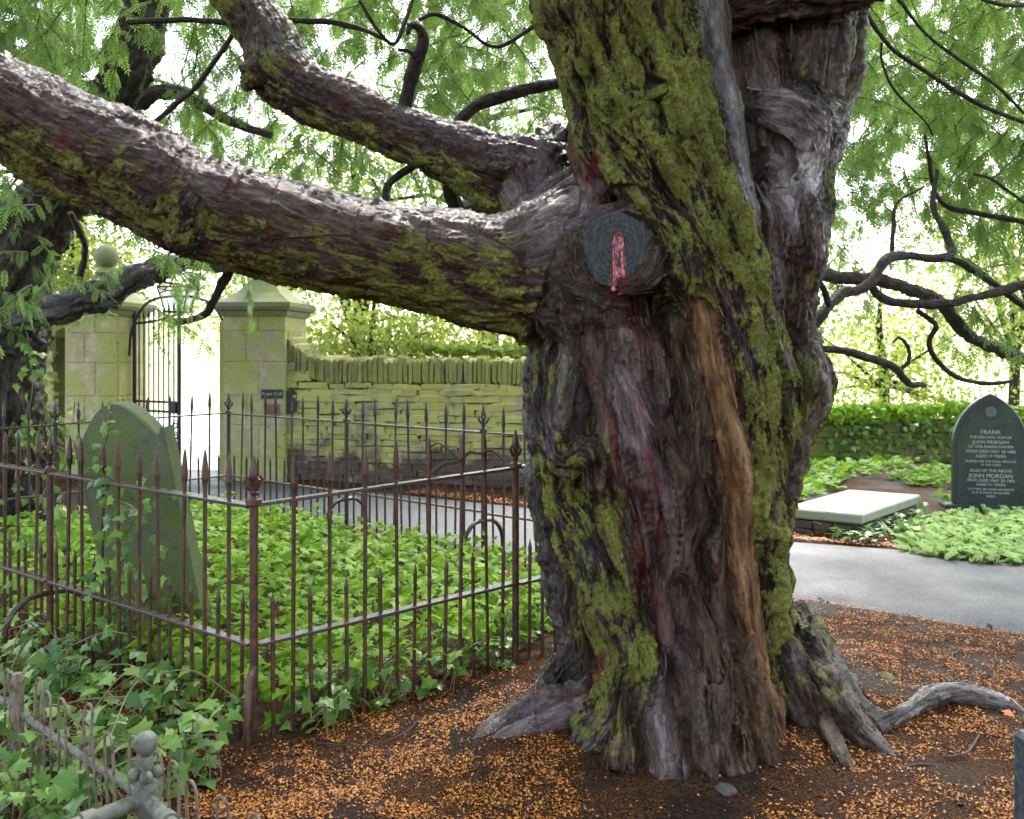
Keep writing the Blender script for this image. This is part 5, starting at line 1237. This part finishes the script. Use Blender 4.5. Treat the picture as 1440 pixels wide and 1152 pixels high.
Q = frames(np.c_[rng.normal(0, 1, n), rng.normal(-.3, 1, n), rng.uniform(-.2, .8, n)])
o = scatter('tomb_weeds', IVA, IFA, g + np.c_[np.zeros((n, 2)), rng.uniform(.02, .12, n)], Q, rng.uniform(.05, .09, n), M_IVY); tag(o, 'small weeds growing against the side of the flat tomb', 'plants', kind='stuff')

# ---------------------------------------------------------------- litter, stones, sticks
n = 480000
Yq = 1.9 + (rng.random(n) ** 1.5) * 5.6; Xq = (rng.uniform(-60, 1500, n) - 720) / F * Yq
q2 = np.c_[Xq, Yq, 0 * Xq]; inside = path_side(Xq, Yq) > -.02
cl_ = fbm(q2 * 1.7, 3, 21); cl2 = fbm(q2 * 9, 2, 23)
barefront = np.exp(-((Xq - .95) / .7) ** 2 - ((Yq - 3.45) / .28) ** 2)
keep = (~inside) & (rng.random(n) < np.clip((cl_ - .32 + .12 * (Xq > 1.5)) * 4.5, .05, 1) * np.clip((cl2 - .34) * 4, .08, 1) * (1 - .85 * barefront))
inplot = ((Xq - cA.x) * NN[0] + (Yq - cA.y) * NN[1] > .15) & ((Xq - cA.x) * (-dR.y) + (Yq - cA.y) * dR.x > .1) & (Xq < .4)
keep &= ~inplot; Xq, Yq = Xq[keep], Yq[keep]; n = len(Xq)
dg = bpy.context.evaluated_depsgraph_get()
def ground_z(x, y):
    q = np.stack([x, y, 0 * x], 1); z = gz0(x, y); inp_ = np.clip(path_side(x, y) / .12 + .6, 0, 1)
    return z + (1 - inp_) * ((fbm(q * 1.3, 3) - .5) * .07 + (fbm(q * 7, 3, 5) - .5) * .035 + .012)
Zq = ground_z(Xq, Yq) + .004
Q = frames(np.c_[rng.normal(0, 1, n), rng.normal(0, 1, n), rng.normal(0, .25, n)], np.c_[rng.normal(0, .5, n), rng.normal(0, .5, n), np.ones(n)])
FV = np.array([(-.5, 0, 0), (0, .30, .12), (.5, 0, 0), (0, -.30, .12)])
o = scatter('fallen_flakes', FV, LF_F, np.c_[Xq, Yq, Zq], Q, .0045 + .0135 * rng.random(n) ** 1.6, M_FLAKE); tag(o, 'orange-brown yew flakes littering the soil', 'litter', kind='stuff')
n = 14000; Yn = 1.9 + (rng.random(n) ** 1.4) * 4.5; Xn = (rng.uniform(-60, 1500, n) - 720) / F * Yn
k_ = path_side(Xn, Yn) < -.03; Xn, Yn = Xn[k_], Yn[k_]; n = len(Xn)
Q = frames(np.c_[rng.normal(0, 1, n), rng.normal(0, 1, n), rng.normal(0, .12, n)])
NV = np.array([(-.5, -.03, 0), (.5, -.02, .02), (.5, .02, .02), (-.5, .03, 0)])
o = scatter('fallen_needles', NV, LF_F, np.c_[Xn, Yn, ground_z(Xn, Yn) + .006], Q, rng.uniform(.015, .05, n), M_NEEDLE); tag(o, 'dry brown needles and twiglets strewn on the soil', 'litter', kind='stuff')
n = 900; Yn = rng.uniform(2.2, 6, n); Xn = (rng.uniform(-60, 1500, n) - 720) / F * Yn; k_ = path_side(Xn, Yn) < .3; Xn, Yn = Xn[k_], Yn[k_]; n = len(Xn)
CV = np.array([(-.5, -.3, 0), (.1, -.42, .25), (.55, .0, .1), (.05, .4, .3), (-.45, .28, .05), (0, 0, .42)]); CF = np.array([(0, 1, 5), (1, 2, 5), (2, 3, 5), (3, 4, 5), (4, 0, 5)])
o = scatter('soil_crumbs', CV, CF, np.c_[Xn, Yn, ground_z(Xn, Yn) - .002], frames(np.c_[rng.normal(0, 1, n), rng.normal(0, 1, n), rng.normal(0, .2, n)]), .012 + .035 * rng.random(n) ** 2, M_CRUMB); tag(o, 'dark crumbs of soil, bark and small stones in the litter', 'litter', kind='stuff')
n = 5000; a = np.array(PATH_NEAR)[2:6]; b_ = np.array(PATH_FAR)[1:6]
i = rng.integers(0, len(b_) - 1, n); u = rng.random((n, 1)); L = b_[i] * (1 - u) + b_[i + 1] * u + NN * (np.abs(rng.normal(0, .16, (n, 1))) + .0)
Q = frames(np.c_[rng.normal(0, 1, n), rng.normal(0, 1, n), rng.normal(0, .25, n)])
o = scatter('path_edge_flakes', FV, LF_F, np.c_[L, ground_z(L[:, 0], L[:, 1]) + .012], Q, rng.uniform(.015, .035, n), M_FLAKE); tag(o, 'orange flakes drifted along the far edge of the tarmac path', 'litter', kind='stuff')
def rock(px, py, size, label, m=M_ROCK, name='stone', flat_=.5, seed=0):
    g = G(px, py); r = random.Random(seed)
    b = MB().lathe([(.25, -.3), (.8, -.25), (1, 0), (.85, .35), (.5, .6), (.12, .7)], 9)
    b.v = [(x * (1 + r.uniform(-.22, .22)), y * (1 + r.uniform(-.22, .22)), z * (1 + r.uniform(-.2, .2))) for x, y, z in b.v]
    o = b.build(name, m, None, True); o.location = g; o.scale = (size, size * .75, size * flat_); o.rotation_euler = (0, 0, r.uniform(0, 6)); tag(o, label, 'stone'); return o
rock(1022, 1112, .05, 'flat grey stone on the soil in front of the yew', seed=11, flat_=.6)
rock(1140, 935, .095, 'rounded mossy stone beside the foot of the yew', seed=2, flat_=.8)
rock(1228, 1000, .06, 'small grey stone behind the long surface root', seed=3, flat_=.6)
rock(1242, 952, .05, 'small dark stone on the litter between root and path', seed=4, flat_=.6)
rock(534, 1078, .022, 'pale pebble on the soil in front of the railing', seed=5)
rock(1390, 1030, .07, 'flat grey root stub beside the orange leaf', seed=6, flat_=.4)
rock(655, 1112, .018, 'white pebble below the left root', seed=7)
def stick(pts, r, label):
    c = [G(x, y, h) for x, y, h in pts]; o = empty('fallen_stick', c[0]); tag(o, label, 'stick')
    MB().tube(catmull([tuple(q - c[0]) for q in c], 12), list(np.linspace(r, r * .5, 12)), 6).build('stem', M_TWIG, o)
stick([(1330, 1065, .02), (1360, 1058, .025), (1380, 1030, .02), (1400, 1020, .015)], .006, 'thin curved stick lying near the granite stone')
stick([(1255, 1085, .015), (1290, 1075, .02), (1330, 1078, .012)], .008, 'dark stick on the litter below the long root')
stick([(440, 1045, .015), (520, 1048, .03), (570, 1030, .05), (590, 1010, .03)], .004, 'thin pale runner lying before the railing ivy')
ol = MB().add(IV, IF).mesh('orange_leaf', M_ORANGE); o = link('orange_leaf', ol); g = G(1418, 1006, .03); o.location = g; o.scale = (.06,) * 3; o.rotation_euler = (.3, -.2, 1)
tag(o, 'single bright orange leaf beside the tip of the long root', 'leaf')
g = G(1420, 1008)
# move the anchor of each tree to its foot
def rebase(o, loc):
    loc = Vector(loc)
    for c in o.children: c.location = c.location - loc
    o.location = loc
rebase(yew, (1.0, YC, gz(1.0, YC))); rebase(ltree, (P(5, 500, 9).x, 9.0, gz(-4.9, 9)))
